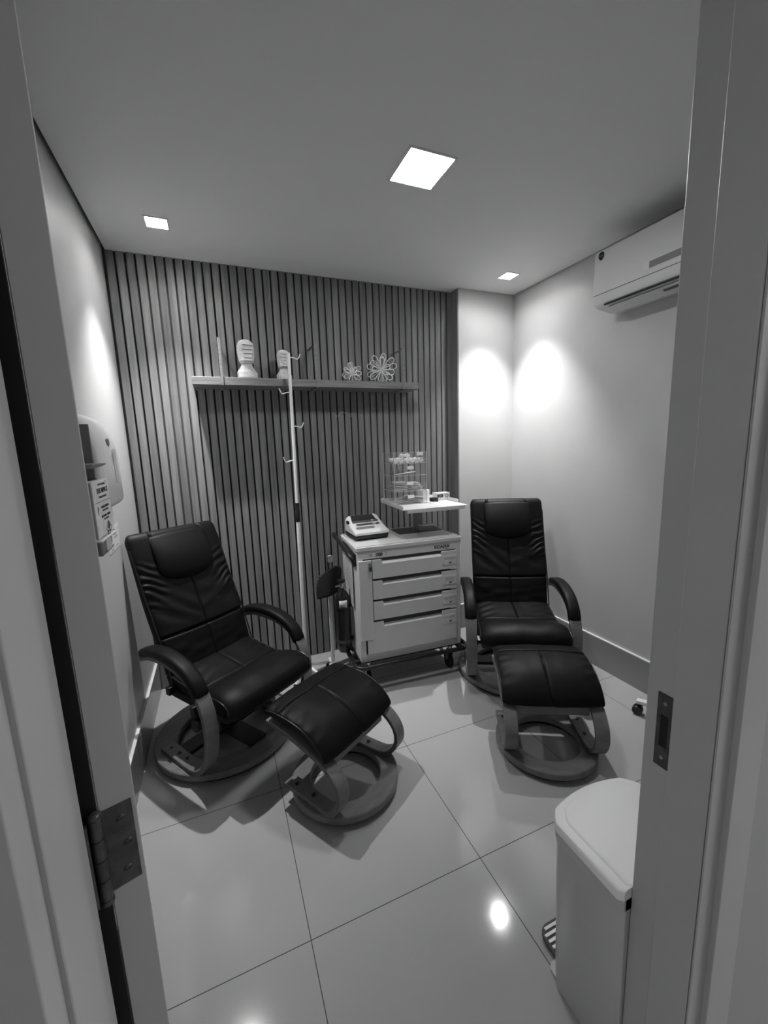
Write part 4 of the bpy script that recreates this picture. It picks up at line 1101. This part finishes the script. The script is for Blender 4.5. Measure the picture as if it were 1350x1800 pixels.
# ================================================================== pedal bin
def pedal_bin():
    t = thing('pedal_bin', 'white plastic pedal bin standing just inside the doorway at the right', 'bin', (0.876, 0.602, 0))
    def outline(k, n=48):
        # back flat against the front wall (-y), front bowed towards the room
        W, yb, yf = 0.150*k, -0.108, 0.098*k
        out = []
        for i in range(n+1):
            u = -1 + 2*i/n; out.append((W*u*-1 if False else W*u, yf + 0.028*(1-u*u)))
        pts = [(-W, yb+0.01), (-W+0.01, yb), (W-0.01, yb), (W, yb+0.01)]
        front = [(W*cos(radians(a))**0.0001, 0) for a in ()]
        fr = []
        for i in range(n+1):
            u = 1 - 2*i/n; rad = 0.03
            fr.append(((W-0.0)*u if abs(u) < 0.85 else W*(0.85+0.15*sin((abs(u)-0.85)/0.15*pi/2))*(1 if u > 0 else -1), yf + 0.030*(1-u*u) - (0.026*sm(0.78, 1.0, abs(u)))))
        return pts + fr
    def loft(zs, name, m, bev=0.0):
        bm = bmesh.new(); rings = []
        for z, k in zs: rings.append([bm.verts.new((x, y, z)) for x, y in outline(k)])
        n = len(rings[0])
        for a, b in zip(rings, rings[1:]):
            for q in range(n): bm.faces.new((a[q], a[(q+1) % n], b[(q+1) % n], b[q]))
        bm.faces.new(rings[0]); bm.faces.new(rings[-1]); return finish(name, bm, m, t, smooth=45, bevel=bev)
    loft([(0.004, 0.90), (0.02, 0.92), (0.46, 0.985), (0.507, 0.992)], 'body', M_BIN)
    loft([(0.478, 1.005), (0.487, 1.02), (0.507, 1.025)], 'rim', M_BIN)
    lid = loft([(0.507, 1.03), (0.522, 1.035), (0.530, 1.02), (0.534, 0.97)], 'lid', M_BINLID)
    loft([(0.533, 0.88), (0.5365, 0.87), (0.539, 0.84)], 'lid_panel', M_BINLID)
    # ribbed pedal
    bm = bmesh.new(); prism(bm, rrect(0.19, 0.11, 0.035, 5, 0.0, 0.135), 0.012, 0.022, 'z'); p = finish('pedal', bm, M_SLOT, t, bevel=0.002)
    bm = bmesh.new()
    for k in range(6): box(bm, -0.088 + (0.012 if k == 5 else 0), 0.088 - (0.012 if k == 5 else 0), 0.098 + 0.0150*k, 0.106 + 0.0150*k, 0.022, 0.026)
    finish('pedal_rib', bm, M_BINLID, p, bevel=0.001)
    bm = bmesh.new(); prism(bm, rrect(0.25, 0.05, 0.02, 4, 0, 0.09), 0.0, 0.012, 'z'); finish('pedal_base', bm, M_BIN, t)
pedal_bin()

# rolling stool mostly hidden by the right door frame
def stool():
    t = thing('rolling_stool', 'white-legged stool with black casters mostly hidden behind the right door frame', 'stool', (2.09, 1.205, 0))
    for k in range(5):
        a = radians(114 + 72*k)
        e = Vector((0.165*cos(a), 0.165*sin(a), 0))
        bm = bmesh.new(); rot = Matrix.Rotation(a, 3, 'Z')
        poly = [(0.0, 0.075), (0.0, 0.105), (0.06, 0.098), (0.185, 0.084), (0.185, 0.066), (0.06, 0.072)]
        prism(bm, poly, -0.017, 0.017, 'y')
        for v in bm.verts: v.co = rot @ v.co
        lg = finish('base_leg', bm, M_POLE, t, bevel=0.003)
        bm = bmesh.new()
        lathe(bm, [(0.006, -0.020), (0.022, -0.020), (0.025, -0.015), (0.025, -0.004), (0.012, -0.003), (0.012, 0.003), (0.025, 0.004), (0.025, 0.015), (0.022, 0.020), (0.006, 0.020)], (0, 0, 0), seg=26, axis='y')
        for v in bm.verts: v.co = rot @ v.co + e*1.08 + Vector((0, 0, 0.0255))
        box(bm, e.x-0.007+e.x*0.0, e.x+0.007, e.y-0.007, e.y+0.007, 0.045, 0.07)
        finish('caster', bm, M_BLACK, lg)
    bm = bmesh.new(); lathe(bm, [(0.030, 0.07), (0.030, 0.11), (0.018, 0.12), (0.018, 0.40)], seg=24); finish('column', bm, M_METAL, t)
    bm = bmesh.new(); lathe(bm, [(0.02, 0.40), (0.105, 0.405), (0.117, 0.42), (0.119, 0.45), (0.110, 0.468), (0.03, 0.472)], seg=40); finish('seat', bm, M_LEATHER, t)
stool()
